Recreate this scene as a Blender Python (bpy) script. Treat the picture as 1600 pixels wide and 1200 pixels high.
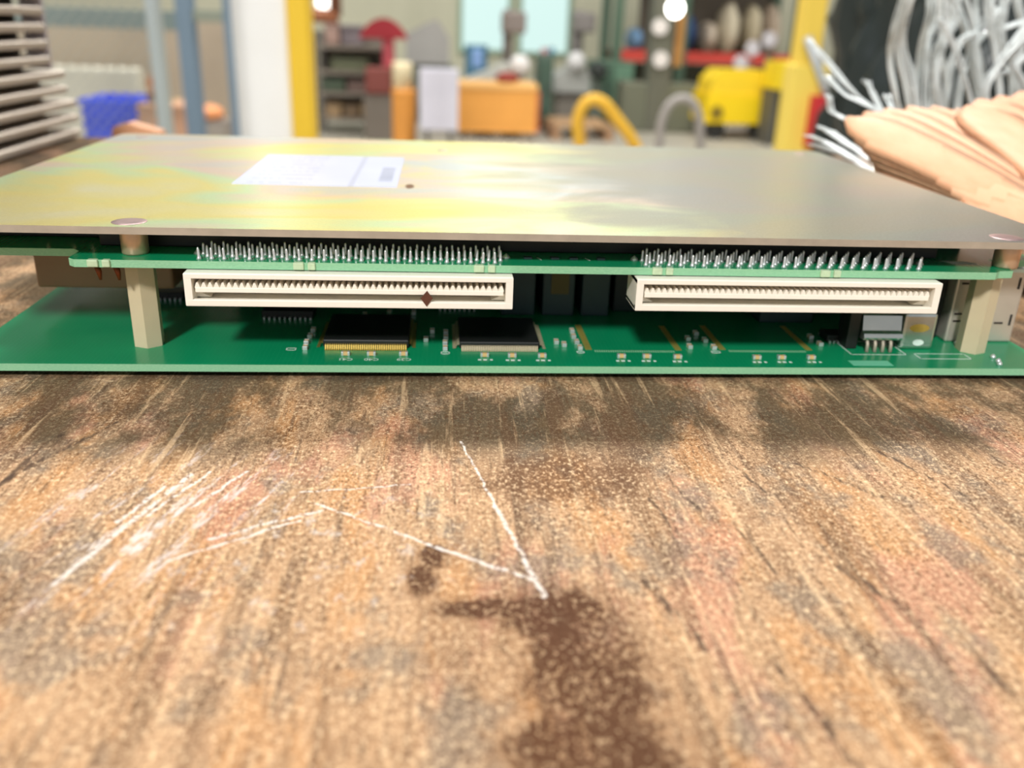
import bpy, bmesh, math, random
from mathutils import Vector, Matrix, noise
random.seed(7)
scene = bpy.context.scene
for o in list(bpy.data.objects):
    bpy.data.objects.remove(o, do_unlink=True)

# ------------------------------------------------------------------ camera, world, light, exposure
T = 0.900            # height of the table top above the floor
FPX, PITCH, ROLL, YAW = 1385.4, 0.3867, 0.0372, 0.0889
CAM = Vector((-0.0116, -0.1784, T + 0.0720))
_r = Vector((math.cos(YAW), -math.sin(YAW), 0))
_h = Vector((math.sin(YAW), math.cos(YAW), 0))
_up = Vector((0, 0, 1))
FWD = _h * math.cos(PITCH) - _up * math.sin(PITCH)
_u = _h * math.sin(PITCH) + _up * math.cos(PITCH)
EX = _r * math.cos(ROLL) + _u * math.sin(ROLL)
EY = _u * math.cos(ROLL) - _r * math.sin(ROLL)
cd = bpy.data.cameras.new('camera')
cam = bpy.data.objects.new('camera', cd)
scene.collection.objects.link(cam)
m = Matrix.Identity(4)
for i in range(3):
    m[i][0], m[i][1], m[i][2], m[i][3] = EX[i], EY[i], -FWD[i], CAM[i]
cam.matrix_world = m
cd.sensor_fit = 'HORIZONTAL'
cd.sensor_width = 36.0
cd.lens = FPX * 36.0 / 1600.0
cd.clip_start, cd.clip_end = 0.005, 100
cd.dof.use_dof = True
cd.dof.focus_distance = (Vector((0.0, -0.018, T + 0.008)) - CAM).dot(FWD)
cd.dof.aperture_fstop = 14.5
scene.camera = cam

w = bpy.data.worlds.new('hall_light')
scene.world = w
w.use_nodes = True
w.node_tree.nodes['Background'].inputs[0].default_value = (0.93, 0.96, 1.0, 1)
w.node_tree.nodes['Background'].inputs[1].default_value = 0.39

def area(name, loc, target, sx, sy, power, col=(1, 1, 1)):
    l = bpy.data.lights.new(name, 'AREA')
    l.shape = 'RECTANGLE'; l.size = sx; l.size_y = sy; l.energy = power; l.color = col
    o = bpy.data.objects.new(name, l)
    scene.collection.objects.link(o)
    o.location = loc
    o.rotation_euler = (Vector(target) - Vector(loc)).to_track_quat('-Z', 'Y').to_euler()
    return o
area('hall_lamp_behind_bench', (1.0, 5.6, 6.4), (0, 0, T), 0.7, 0.5, 410, (1, 0.97, 0.92))
area('hall_lamp_before_bench', (-2.1, -6.3, 6.2), (0, 0, T), 1.0, 0.9, 590, (1, 0.98, 0.94))
area('added_column_fill', (-3.4, 0.4, 6.3), (-0.8, 3.2, 1.0), 1.2, 0.6, 170, (1, 0.99, 0.95))  # added fill light, unseen, brightens the white column
area('added_fill_far_aisle', (-2.0, 6.5, 6.4), (-1.0, 9.5, 0.3), 2.0, 1.0, 175, (1, 0.99, 0.95))  # added unseen fill for the far background
area('added_fill_far_racks', (3.5, 6.5, 6.4), (3.0, 9.5, 0.3), 2.0, 1.0, 175, (1, 0.99, 0.95))  # second added fill, lights the racks at the back

vs = scene.view_settings
vs.view_transform = 'Standard'; vs.look = 'None'; vs.exposure = 0.14; vs.gamma = 1.0
vs.use_curve_mapping = False
scene.cycles.use_denoising = True
scene.cycles.max_bounces = 8

# ------------------------------------------------------------------ helpers
def ray(px, py):
    a, b = px - 800.0, py - 600.0
    return EX * (a / FPX) - EY * (b / FPX) + FWD
def at(px, py, Y):
    """the point of the hall at distance Y (metres behind the board front) that a sight line meets"""
    d = ray(px, py)
    return CAM + d * ((Y - CAM.y) / d.y)
def floor_y(px, py):
    d = ray(px, py)
    return (CAM + d * (-CAM.z / d.z)).y

class MB:
    """collects shapes, builds one mesh object"""
    def __init__(s):
        s.v, s.f, s.mi, s.sm = [], [], [], []
        s.cur = 0
    def add(s, vs_, fs_, smooth=False):
        n = len(s.v)
        s.v += [tuple(p) for p in vs_]
        s.f += [tuple(i + n for i in f) for f in fs_]
        s.mi += [s.cur] * len(fs_)
        s.sm += [smooth] * len(fs_)
        return s
    def box(s, x0, x1, y0, y1, z0, z1, bev=0.0):
        if bev <= 0:
            s.add([(x0, y0, z0), (x1, y0, z0), (x1, y1, z0), (x0, y1, z0), (x0, y0, z1), (x1, y0, z1), (x1, y1, z1), (x0, y1, z1)],
                  [(0, 3, 2, 1), (4, 5, 6, 7), (0, 1, 5, 4), (1, 2, 6, 5), (2, 3, 7, 6), (3, 0, 4, 7)])
            return s
        b = bmesh.new()
        bmesh.ops.create_cube(b, size=1)
        for v in b.verts:
            v.co = Vector(((x0 + x1) / 2 + v.co.x * (x1 - x0), (y0 + y1) / 2 + v.co.y * (y1 - y0), (z0 + z1) / 2 + v.co.z * (z1 - z0)))
        bmesh.ops.bevel(b, geom=b.edges[:], offset=bev, segments=2, affect='EDGES', profile=0.5)
        b.verts.index_update()
        s.add([v.co[:] for v in b.verts], [[v.index for v in f.verts] for f in b.faces])
        b.free()
        return s
    def prism(s, pts, y0, y1, axis='y'):
        """outline pts (a,b) extruded along an axis"""
        n = len(pts)
        def P(a, b, t):
            return (a, t, b) if axis == 'y' else ((t, a, b) if axis == 'x' else (a, b, t))
        vs_ = [P(a, b, y0) for a, b in pts] + [P(a, b, y1) for a, b in pts]
        fs_ = [tuple(range(n)), tuple(reversed(range(n, 2 * n)))]
        fs_ += [(i, i + n, (i + 1) % n + n, (i + 1) % n) for i in range(n)]
        return s.add(vs_, fs_)
    def lathe(s, c, prof, seg=16, smooth=True, axis='z', flute=0.0):
        """prof = list of (radius, height)"""
        vs_, fs_ = [], []
        for r, z in prof:
            for k in range(seg):
                a = 2 * math.pi * (k + 0.5) / seg
                x, y = r * math.cos(a), r * math.sin(a)
                p = (x, y, z) if axis == 'z' else ((x, z, y) if axis == 'y' else (z, x, y))
                vs_.append((c[0] + p[0], c[1] + p[1], c[2] + p[2]))
        m_ = len(prof)
        for j in range(m_ - 1):
            for k in range(seg):
                k2 = (k + 1) % seg
                fs_.append((j * seg + k, j * seg + k2, (j + 1) * seg + k2, (j + 1) * seg + k))
        n = len(s.v)
        s.add(vs_, fs_, smooth)
        s.add([], [])
        s.f += [tuple(n + k for k in reversed(range(seg))), tuple(n + (m_ - 1) * seg + k for k in range(seg))]
        s.mi += [s.cur] * 2; s.sm += [False] * 2
        return s
    def tube(s, pts, rad, seg=8, smooth=True):
        pts = [Vector(p) for p in pts]
        n = len(pts)
        rr = rad if isinstance(rad, (list, tuple)) else [rad] * n
        t0 = (pts[1] - pts[0]).normalized()
        ref = Vector((0, 0, 1)) if abs(t0.z) < 0.9 else Vector((1, 0, 0))
        nx = t0.cross(ref).normalized()
        vs_, fs_ = [], []
        for i, p in enumerate(pts):
            t = (pts[min(i + 1, n - 1)] - pts[max(i - 1, 0)]).normalized()
            nx = (nx - t * nx.dot(t)).normalized()
            ny = t.cross(nx)
            for k in range(seg):
                a = 2 * math.pi * k / seg
                vs_.append(p + (nx * math.cos(a) + ny * math.sin(a)) * rr[i])
        for j in range(n - 1):
            for k in range(seg):
                k2 = (k + 1) % seg
                fs_.append((j * seg + k, j * seg + k2, (j + 1) * seg + k2, (j + 1) * seg + k))
        fs_.append(tuple(reversed(range(seg))))
        fs_.append(tuple((n - 1) * seg + k for k in range(seg)))
        return s.add(vs_, fs_, smooth)
    def mesh(s, name, mats, scale=1.0):
        me = bpy.data.meshes.new(name)
        me.from_pydata([(a * scale, b * scale, c * scale) for a, b, c in s.v], [], s.f)
        for mt in (mats if isinstance(mats, (list, tuple)) else [mats]):
            me.materials.append(mt)
        me.polygons.foreach_set('material_index', s.mi)
        me.polygons.foreach_set('use_smooth', s.sm)
        bm_ = bmesh.new(); bm_.from_mesh(me)
        bmesh.ops.recalc_face_normals(bm_, faces=bm_.faces[:])
        bm_.to_mesh(me); bm_.free()
        me.update()
        return me
    def build(s, name, mats, parent=None, loc=(0, 0, 0), rz=0.0, scale=1.0, label=None, kind=None):
        return put(name, s.mesh(name, mats, scale), parent, loc, rz, label, kind)

def put(name, me, parent=None, loc=(0, 0, 0), rz=0.0, label=None, kind=None):
    o = bpy.data.objects.new(name, me)
    scene.collection.objects.link(o)
    o.location = loc
    o.rotation_euler = (0, 0, rz)
    if parent: o.parent = parent
    if label: o['label'] = label
    if kind: o['kind'] = kind
    return o
def tag(o, label, cat, group=None):
    o['label'] = label; o['category'] = cat
    if group: o['group'] = group
    return o
def thing(name, label, cat, loc=(0, 0, 0), rz=0.0, group=None):
    o = bpy.data.objects.new(name, None)
    o.empty_display_size = 0.02
    scene.collection.objects.link(o)
    o.location = loc; o.rotation_euler = (0, 0, rz)
    return tag(o, label, cat, group)
def structure(o):
    o['kind'] = 'structure'
    return o

# ---- shader helpers
class G:
    def __init__(s, name):
        s.m = bpy.data.materials.new(name); s.m.use_nodes = True
        s.nt = s.m.node_tree
        s.b = s.nt.nodes['Principled BSDF']
    def n(s, typ, props=None, **inp):
        nd = s.nt.nodes.new(typ)
        for k, v in (props or {}).items(): setattr(nd, k, v)
        for k, v in inp.items():
            k = int(k[1:]) if k[0] == 'i' and k[1:].isdigit() else k.replace('_', ' ')
            s.set(nd.inputs[k], v)
        return nd
    def set(s, sock, v):
        if isinstance(v, bpy.types.NodeSocket): s.nt.links.new(v, sock)
        elif isinstance(v, (tuple, list)) and len(v) == 3 and sock.type == 'RGBA': sock.default_value = (*v, 1)
        else: sock.default_value = v
    def pos(s, scale=(1, 1, 1), loc=(0, 0, 0), rot=(0, 0, 0), src='Object'):
        tc = s.n('ShaderNodeTexCoord')
        return s.n('ShaderNodeMapping', Vector=tc.outputs[src], Scale=scale, Location=loc, Rotation=rot).outputs[0]
    def noise(s, vec, scale=1.0, detail=3.0, rough=0.5, dist=0.0):
        return s.n('ShaderNodeTexNoise', Vector=vec, Scale=scale, Detail=detail, Roughness=rough, Distortion=dist).outputs[0]
    def vmul(s, vec, v):
        return s.n('ShaderNodeVectorMath', {'operation': 'MULTIPLY'}, i0=vec, i1=v).outputs[0]
    def math(s, op, a, b=0.0, clamp=False):
        return s.n('ShaderNodeMath', {'operation': op, 'use_clamp': clamp}, i0=a, i1=b).outputs[0]
    def step(s, v, lo, hi, a=0.0, b=1.0):
        return s.n('ShaderNodeMapRange', {'interpolation_type': 'SMOOTHSTEP'}, i0=v, i1=lo, i2=hi, i3=a, i4=b).outputs[0]
    def mix(s, f, a, b, mode='MIX'):
        nd = s.nt.nodes.new('ShaderNodeMix'); nd.data_type = 'RGBA'; nd.blend_type = mode
        s.set(nd.inputs[0], f); s.set(nd.inputs[6], a); s.set(nd.inputs[7], b)
        return nd.outputs[2]
    def ramp(s, f, stops):
        nd = s.nt.nodes.new('ShaderNodeValToRGB')
        s.set(nd.inputs[0], f)
        e = nd.color_ramp.elements
        while len(e) < len(stops): e.new(0.5)
        for el, (p, c) in zip(e, stops): el.position = p; el.color = (*c, 1)
        return nd.outputs[0]
    def bump(s, h, strength=0.3, dist=0.001):
        s.set(s.b.inputs['Normal'], s.n('ShaderNodeBump', Strength=strength, Distance=dist, Height=h).outputs[0])
    def out(s, **kw):
        for k, v in kw.items(): s.set(s.b.inputs[k.replace('_', ' ')], v)
        return s.m

def lin(*c):
    return tuple(((x / 255.0) / 12.92 if x <= 10 else ((x / 255.0 + 0.055) / 1.055) ** 2.4) for x in c)

def plain(name, rgb, rough=0.5, metal=0.0, var=0.12, vscale=40.0, bump=0.0, bscale=200.0, **kw):
    """a solid colour with gentle procedural unevenness"""
    g = G(name)
    c = lin(*rgb)
    nz = g.noise(g.pos(), vscale, 3)
    lo = tuple(x * (1 - var) for x in c); hi = tuple(min(1, x * (1 + var)) for x in c)
    col = g.mix(nz, lo, hi)
    if bump: g.bump(g.noise(g.pos(), bscale, 2), bump, 0.0005)
    return g.out(Base_Color=col, Roughness=rough, Metallic=metal, **kw)

def glow(name, rgb, strength):
    g = G(name)
    return g.out(Base_Color=lin(*rgb), Emission_Color=lin(*rgb), Emission_Strength=strength, Roughness=0.6)

# ------------------------------------------------------------------ materials
def table_material():
    g = G('worn_plywood')
    P = g.pos((1000, 1000, 1000))                       # millimetres on the bench
    wob = g.n('ShaderNodeTexNoise', Vector=P, Scale=0.06, Detail=3.0).outputs['Color']
    Pw = g.n('ShaderNodeVectorMath', {'operation': 'MULTIPLY_ADD'}, i0=wob, i1=(14, 14, 0), i2=P).outputs[0]
    mul = lambda a_, b_: g.math('MULTIPLY', a_, b_)
    off = lambda x, y: g.n('ShaderNodeVectorMath', {'operation': 'ADD'}, i0=P, i1=(x, y, 0)).outputs[0]
    blot = g.noise(g.vmul(P, (0.035, 0.016, 1)), 1.0, 5, 0.62)
    streak = g.noise(g.vmul(P, (0.13, 0.012, 1)), 1.0, 5, 0.62, 0.3)
    fine = g.noise(g.vmul(P, (1.3, 0.14, 1)), 1.0, 4, 0.65)
    speck = g.noise(g.vmul(P, (1.25, 0.95, 1)), 1.0, 4, 0.72)
    speck2 = g.noise(g.vmul(off(31, 77), (2.9, 2.3, 1)), 1.0, 2, 0.6)
    patch = g.noise(g.vmul(off(200, 40), (0.075, 0.055, 1)), 1.0, 5, 0.62)
    # wood colours: tan, orange, pinkish and grey worn areas
    c = g.ramp(blot, [(0.32, lin(138, 104, 76)), (0.44, lin(178, 140, 104)), (0.54, lin(188, 150, 114)), (0.68, lin(150, 114, 84))])
    orange = g.step(g.noise(g.vmul(off(90, 0), (0.05, 0.014, 1)), 1.7, 4, 0.55), 0.50, 0.62)
    c = g.mix(mul(orange, 0.55), c, lin(192, 136, 82))
    pink = g.step(g.noise(g.vmul(off(0, 60), (0.06, 0.025, 1)), 0.9, 4, 0.55), 0.53, 0.63)
    c = g.mix(mul(pink, 0.5), c, lin(190, 128, 108))
    grey = g.step(g.noise(g.vmul(off(17, 5), (0.045, 0.03, 1)), 1.3, 5, 0.68), 0.50, 0.62)
    c = g.mix(mul(grey, 0.70), c, lin(120, 110, 98))
    # grey-olive grime plus the plate's cast shadow, painted into the strip by the boards
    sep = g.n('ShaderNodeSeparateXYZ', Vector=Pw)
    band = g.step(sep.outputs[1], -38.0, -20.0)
    grime_shade = mul(band, g.step(g.noise(g.vmul(off(5, 9), (0.045, 0.022, 1)), 1.0, 5, 0.66), 0.40, 0.55))
    c = g.mix(mul(grime_shade, 0.86), c, lin(76, 68, 52))
    # grain
    c = g.mix(mul(g.step(streak, 0.53, 0.64), 0.55), c, lin(104, 76, 54))
    c = g.mix(mul(g.step(g.noise(g.vmul(off(3, 50), (0.4, 0.020, 1)), 1.0, 4, 0.6), 0.56, 0.66), 0.6), c, lin(92, 70, 54))
    c = g.mix(mul(g.step(g.noise(g.vmul(off(63, 20), (0.3, 0.014, 1)), 1.4, 4, 0.6), 0.57, 0.66), 0.4), c, lin(232, 196, 152))
    c = g.mix(mul(g.step(fine, 0.53, 0.68), 0.65), c, lin(84, 60, 42))
    # pale fibres and dark pits
    calm = g.math('SUBTRACT', 1.0, mul(grime_shade, 0.75))
    c = g.mix(mul(mul(g.step(speck, 0.53, 0.64), 0.70), calm), c, lin(242, 210, 168))
    c = g.mix(mul(mul(g.step(speck2, 0.56, 0.66), 0.55), calm), c, lin(238, 210, 170))
    pits = mul(g.step(speck, 0.47, 0.36), g.step(patch, 0.36, 0.56, 0.35, 1.0))
    c = g.mix(mul(pits, 0.85), c, lin(92, 62, 40))
    c = g.mix(mul(mul(g.step(speck2, 0.42, 0.33), g.step(patch, 0.40, 0.56)), 0.85), c, lin(76, 50, 34))
    # dark stains with ragged edges
    def blob(cx, cy, rx, ry):
        d = g.n('ShaderNodeVectorMath', {'operation': 'SUBTRACT'}, i0=P, i1=(cx, cy, 0)).outputs[0]
        d = g.vmul(d, (1 / rx, 1 / ry, 0))
        return g.n('ShaderNodeVectorMath', {'operation': 'LENGTH'}, i0=d).outputs['Value']
    st = None
    for b_ in [(4.5, -83, 7.5, 6), (6.5, -94, 7.5, 12), (5, -108, 9, 10), (-12.6, -68.5, 1.9, 3.2), (-5, -81, 7, 2.2), (6, -128, 12, 12), (-14, -74, 2.0, 4)]:
        d = blob(*b_)
        st = d if st is None else g.math('MINIMUM', st, d)
    rag = g.math('ADD', st, mul(g.math('SUBTRACT', g.noise(g.vmul(P, (0.34, 0.28, 1)), 1.0, 6, 0.75), 0.5), 2.1))
    c = g.mix(mul(g.step(rag, 1.8, 0.9), 0.35), c, lin(112, 76, 48))
    up = g.math('ADD', blob(10, -45, 15, 9), mul(g.math('SUBTRACT', g.noise(g.vmul(P, (0.2, 0.16, 1)), 1.0, 6, 0.75), 0.5), 2.4))
    c = g.mix(mul(mul(g.step(up, 1.3, 0.6), g.step(speck, 0.60, 0.50, 0.15, 1.0)), 0.75), c, lin(96, 64, 40))
    stain = mul(g.step(rag, 1.22, 0.72), g.step(g.math('ADD', speck, mul(g.math('SUBTRACT', patch, 0.5), 0.5)), 0.58, 0.50, 0.30, 1.0))
    c = g.mix(mul(stain, 0.95), c, lin(80, 50, 30))
    # white scuffs raked along the grain on the left
    sc = g.step(g.math('MINIMUM', blob(-58, -60, 17, 30), blob(-42, -46, 20, 12)), 1.25, 0.35)
    rk = g.n('ShaderNodeMapping', Vector=P, Rotation=(0, 0, math.radians(17))).outputs[0]
    raked = g.noise(g.vmul(rk, (0.34, 0.035, 1)), 1.0, 5, 0.68)
    frag = g.noise(g.vmul(rk, (1.1, 0.35, 1)), 1.0, 4, 0.7)
    c = g.mix(mul(mul(sc, g.step(raked, 0.53, 0.62)), mul(g.step(frag, 0.42, 0.58), 0.85)), c, lin(220, 208, 202))
    c = g.mix(mul(mul(sc, g.step(raked, 0.42, 0.34)), 0.6), c, lin(104, 88, 76))
    sc2 = g.step(blob(-34, -64, 34, 34), 1.0, 0.3)
    c = g.mix(mul(mul(sc2, g.step(g.noise(g.vmul(P, (0.34, 0.22, 1)), 1.0, 5, 0.72), 0.56, 0.66)), 0.6), c, lin(206, 194, 184))
    # single scratches
    pj = g.n('ShaderNodeTexNoise', Vector=P, Scale=0.30, Detail=4.0).outputs['Color']
    pq = g.n('ShaderNodeVectorMath', {'operation': 'MULTIPLY_ADD'}, i0=pj, i1=(1.6, 1.6, 0), i2=P).outputs[0]
    def seg(ax, ay, bx, by, w_):
        ba = (bx - ax, by - ay, 0); L2 = ba[0] ** 2 + ba[1] ** 2
        pa = g.vmul(g.n('ShaderNodeVectorMath', {'operation': 'SUBTRACT'}, i0=pq, i1=(ax + 0.8, ay + 0.8, 0)).outputs[0], (1, 1, 0))
        h = g.math('MULTIPLY', g.n('ShaderNodeVectorMath', {'operation': 'DOT_PRODUCT'}, i0=pa, i1=ba).outputs['Value'], 1 / L2, True)
        bh = g.n('ShaderNodeVectorMath', {'operation': 'SCALE'}, i0=ba); g.set(bh.inputs['Scale'], h)
        d = g.n('ShaderNodeVectorMath', {'operation': 'DISTANCE'}, i0=pa, i1=bh.outputs[0]).outputs['Value']
        return g.step(d, w_, w_ * 0.3)
    brk = mul(g.step(g.noise(P, 0.6, 4, 0.7), 0.38, 0.50), g.step(speck, 0.36, 0.48))
    for s_ in [(-7.5, -30.5, -2.4, -54, 0.34), (-2.4, -54, 2.8, -78.3, 0.55), (-31.5, -52.6, -13, -65.1, 0.36), (-13, -65.1, 1.4, -74.5, 0.55),
               (-16.4, -46.8, -35, -49.4, 0.26), (-30, -55, -45, -63, 0.5), (-33, -58, -50, -69, 0.4), (-53, -43, -63, -74, 0.7), (-56, -47, -60, -58, 0.6), (-50, -42, -56, -56, 0.45), (-44, -42, -50, -54, 0.5)]:
        c = g.mix(mul(mul(seg(*s_), brk), 0.8), c, lin(232, 222, 212))
    gbk = g.step(g.noise(g.vmul(P, (0.8, 0.14, 1)), 1.0, 4, 0.7), 0.42, 0.56)
    for s_ in [(17.5, -75.6, 22, -90, 0.9), (47, -72.5, 52.5, -85, 1.2), (53, -40, 63, -52, 0.8), (35, -60, 37, -74, 0.7), (30, -92, 33, -110, 0.9),
               (-80, -28, -84, -60, 1.2), (-72, -22, -84, -48, 0.9), (56, -92, 58, -110, 1.0), (27, -42, 31, -58, 0.6), (40, -36, 44, -52, 0.5), (23, -52, 26, -66, 0.6), (70, -34, 78, -52, 0.7)]:
        c = g.mix(mul(mul(seg(*s_), gbk), 0.8), c, lin(70, 54, 44))
    hgt = g.math('ADD', mul(speck, 0.7), mul(fine, 0.6))
    g.bump(hgt, 0.5, 0.0004)
    return g.out(Base_Color=c, Roughness=0.72, Specular_IOR_Level=0.12)

def plate_material():
    g = G('zinc_chromate_steel')
    P = g.pos((1000, 1000, 1000))
    big = g.noise(g.vmul(P, (0.010, 0.018, 0.02)), 1.0, 3, 0.5, 0.6)
    big2 = g.noise(g.vmul(P, (0.016, 0.03, 0.02)), 1.7, 3, 0.55, 0.8)
    fine = g.noise(P, 1.6, 2, 0.6)
    sep = g.n('ShaderNodeSeparateXYZ', Vector=P)
    c = g.ramp(big, [(0.30, lin(232, 226, 190)), (0.42, lin(240, 224, 136)), (0.50, lin(212, 230, 178)), (0.58, lin(234, 208, 186)), (0.68, lin(206, 210, 208))])
    c = g.mix(g.math('MULTIPLY', g.step(big2, 0.44, 0.66), 0.45), c, lin(242, 224, 126))
    # grey tint of its own plus dull reflections, painted into the right half
    grey_refl = g.step(g.math('ADD', sep.outputs[0], g.math('MULTIPLY', g.math('SUBTRACT', big2, 0.5), 90)), -5, 45)
    c = g.mix(g.math('MULTIPLY', grey_refl, 0.88), c, lin(150, 150, 144))
    c = g.mix(g.math('MULTIPLY', g.step(fine, 0.45, 0.7), 0.12), c, lin(150, 144, 120))
    d = g.n('ShaderNodeVectorMath', {'operation': 'DISTANCE'}, i0=g.vmul(P, (1, 0.35, 0)), i1=(-19.3, 19.2, 0)).outputs['Value']
    c = g.mix(g.step(d, 1.5, 0.7), c, lin(120, 70, 30))
    g.bump(g.noise(g.vmul(P, (0.5, 1.2, 1)), 1.0, 3, 0.6), 0.10, 0.0003)
    return g.out(Base_Color=c, Metallic=0.9, Roughness=g.step(fine, 0.2, 0.8, 0.275, 0.355))

def pcb_material():
    g = G('green_solder_mask')
    P = g.pos((1000, 1000, 1000))
    tr = g.noise(g.vmul(P, (0.06, 0.06, 1)), 1.0, 3)
    c = g.mix(tr, lin(0, 128, 84), lin(20, 152, 100))
    wv = g.n('ShaderNodeTexWave', {'wave_type': 'BANDS', 'bands_direction': 'X'}, Vector=P, Scale=0.32, Distortion=1.5, Detail=1.0).outputs[1]
    c = g.mix(g.math('MULTIPLY', g.step(wv, 0.75, 0.9), 0.25), c, lin(30, 150, 100))
    return g.out(Base_Color=c, Roughness=0.24, Specular_IOR_Level=0.5)

def edge_material():
    g = G('fibreglass_edge')
    P = g.pos((1000, 1000, 1000))
    c = g.mix(g.noise(g.vmul(P, (1.5, 1.5, 5)), 1.0, 2), lin(110, 176, 132), lin(160, 208, 170))
    return g.out(Base_Color=c, Roughness=0.55)

def label_material():
    """paper label: faint grey print, a divider and a small bar code (flat print)"""
    g = G('printed_label')
    P = g.pos((1000, 1000, 1000))                 # label local mm: 41.5 x 52, origin at its corner
    sep = g.n('ShaderNodeSeparateXYZ', Vector=P)
    x, y = sep.outputs[0], sep.outputs[1]
    def inside(v, lo, hi, e=0.25):
        return g.math('MULTIPLY', g.step(v, lo - e, lo + e), g.step(v, hi + e, hi - e))
    c = g.mix(g.noise(P, 0.06, 2), lin(186, 192, 220), lin(204, 208, 228))
    div = inside(x, 29.0, 30.4)
    c = g.mix(g.math('MULTIPLY', div, 0.5), c, lin(160, 164, 178))
    lines = g.math('MULTIPLY', inside(g.math('FRACT', g.math('MULTIPLY', y, 0.16)), 0.3, 0.7, 0.08), inside(x, 3, 19))
    lines = g.math('MULTIPLY', lines, g.step(g.noise(g.vmul(P, (0.8, 0.1, 1)), 1.0, 2), 0.42, 0.5))
    c = g.mix(g.math('MULTIPLY', lines, 0.35), c, lin(140, 146, 164))
    bars = g.math('MULTIPLY', inside(x, 36.2, 39.8), inside(y, 8, 32))
    bars = g.math('MULTIPLY', bars, g.step(g.noise(g.vmul(P, (0.05, 0.9, 1)), 1.0, 1), 0.4, 0.5, 0.5, 1.0))
    c = g.mix(g.math('MULTIPLY', bars, 0.6), c, lin(120, 128, 150))
    return g.out(Base_Color=c, Roughness=0.3)

M = {
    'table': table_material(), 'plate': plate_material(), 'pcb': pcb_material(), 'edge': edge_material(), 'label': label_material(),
    'platedge': plain('cut_steel_edge', (176, 166, 150), 0.5, 0.3, 0.2, 300),
    'white_plastic': plain('ivory_connector_plastic', (246, 240, 226), 0.45, 0, 0.04, 500),
    'nylon': plain('translucent_nylon', (206, 192, 160), 0.4, 0, 0.05, 300, Subsurface_Weight=0.15, Subsurface_Radius=(0.002, 0.002, 0.001)),
    'solder': plain('tin_solder', (226, 230, 230), 0.28, 0.6, 0.1, 900),
    'gold': plain('gold_pads', (216, 186, 96), 0.35, 0.7, 0.15, 900),
    'black': plain('black_epoxy', (26, 28, 28), 0.45, 0, 0.2, 300),
    'dark': plain('dark_component', (22, 40, 38), 0.5, 0, 0.3, 120),
    'slate': plain('slate_component', (44, 66, 70), 0.5, 0, 0.3, 120),
    'ceramic': plain('tan_ceramic', (214, 178, 120), 0.5, 0, 0.1, 900),
    'silk': plain('white_silkscreen', (222, 238, 230), 0.6, 0, 0.05, 900),
    'brass': plain('iridescent_brass', (206, 178, 150), 0.35, 0.6, 0.25, 350),
    'screw': plain('pinkish_zinc_screw', (190, 160, 158), 0.3, 0.8, 0.3, 250),
    'bronze': plain('bronze_pin', (120, 62, 28), 0.4, 0.6, 0.2, 600),
    'brown': plain('brown_phenolic', (158, 116, 88), 0.5, 0, 0.15, 90),
    'tin': plain('bright_tin_can', (208, 212, 206), 0.22, 0.9, 0.12, 150),
    'nub': plain('snapped_laminate', (186, 208, 172), 0.6, 0, 0.2, 900),
    'dirt': plain('brown_dirt', (92, 52, 34), 0.8, 0, 0.3, 1200),
    'slot': plain('dark_slot', (40, 36, 32), 0.7),
    'rackmetal': plain('aged_aluminium', (208, 196, 182), 0.55, 0.35, 0.15, 30),
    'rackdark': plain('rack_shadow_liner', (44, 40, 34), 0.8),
    'peach': None, 'wire': plain('tinned_wire', (232, 238, 238), 0.34, 0.2, 0.1, 300),
    'sack': plain('black_polythene', (38, 46, 46), 0.32, 0, 0.2, 12),
}
def peach_material():
    g = G('peach_fibre')
    P = g.pos((1000, 1000, 1000))
    rnd = g.n('ShaderNodeObjectInfo').outputs['Random']
    ca = g.mix(rnd, lin(206, 128, 84), lin(230, 176, 136))
    c = g.mix(g.noise(g.vmul(P, (0.25, 0.05, 0.25)), 1.0, 3, 0.6), ca, lin(236, 186, 146))
    g.bump(g.noise(g.vmul(P, (1.2, 0.2, 1.2)), 1.0, 3), 0.3, 0.0005)
    return g.out(Base_Color=c, Roughness=0.6, Subsurface_Weight=0.1, Subsurface_Radius=(0.004, 0.002, 0.001))
M['peach'] = peach_material()

# ------------------------------------------------------------------ the setting: floor, walls, windows
gf = G('dusty_concrete')
Pf = gf.pos()
cf = gf.mix(gf.noise(Pf, 0.9, 5, 0.6), lin(150, 144, 130), lin(184, 178, 164))
gf.bump(gf.noise(Pf, 30, 3), 0.2, 0.002)
gf.out(Base_Color=cf, Roughness=0.5)
structure(MB().box(-9, 12, -5, 14.2, -0.1, 0).build('floor', gf.m))

def wall_mat(name, a, b):
    g = G(name)
    P = g.pos()
    c = g.mix(g.noise(g.vmul(P, (1, 1, 0.3)), 1.2, 4, 0.6), lin(*a), lin(*b))
    g.bump(g.noise(P, 20, 3), 0.15, 0.004)
    return g.out(Base_Color=c, Roughness=0.7)
wb = structure(MB().box(-9, 12, 14, 14.2, 0, 5.2).build('wall_back', wall_mat('cream_block', (196, 194, 168), (222, 218, 194))))
structure(MB().box(-9.2, -9, -5, 14.2, 0, 5.2).build('wall_left', wall_mat('beige_block', (176, 168, 150), (200, 192, 172))))
structure(MB().box(12, 12.2, -5, 14.2, 0, 5.2).build('wall_right', wall_mat('grey_block', (168, 168, 160), (196, 194, 184))))
gw = G('daylit_pane'); M['winglass'] = gw.out(Base_Color=(0.05, 0.06, 0.06, 1), Emission_Color=(*lin(214, 244, 238), 1), Emission_Strength=0.9, Roughness=0.4)
M['winframe'] = plain('green_window_frame', (150, 176, 150), 0.5)
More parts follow.
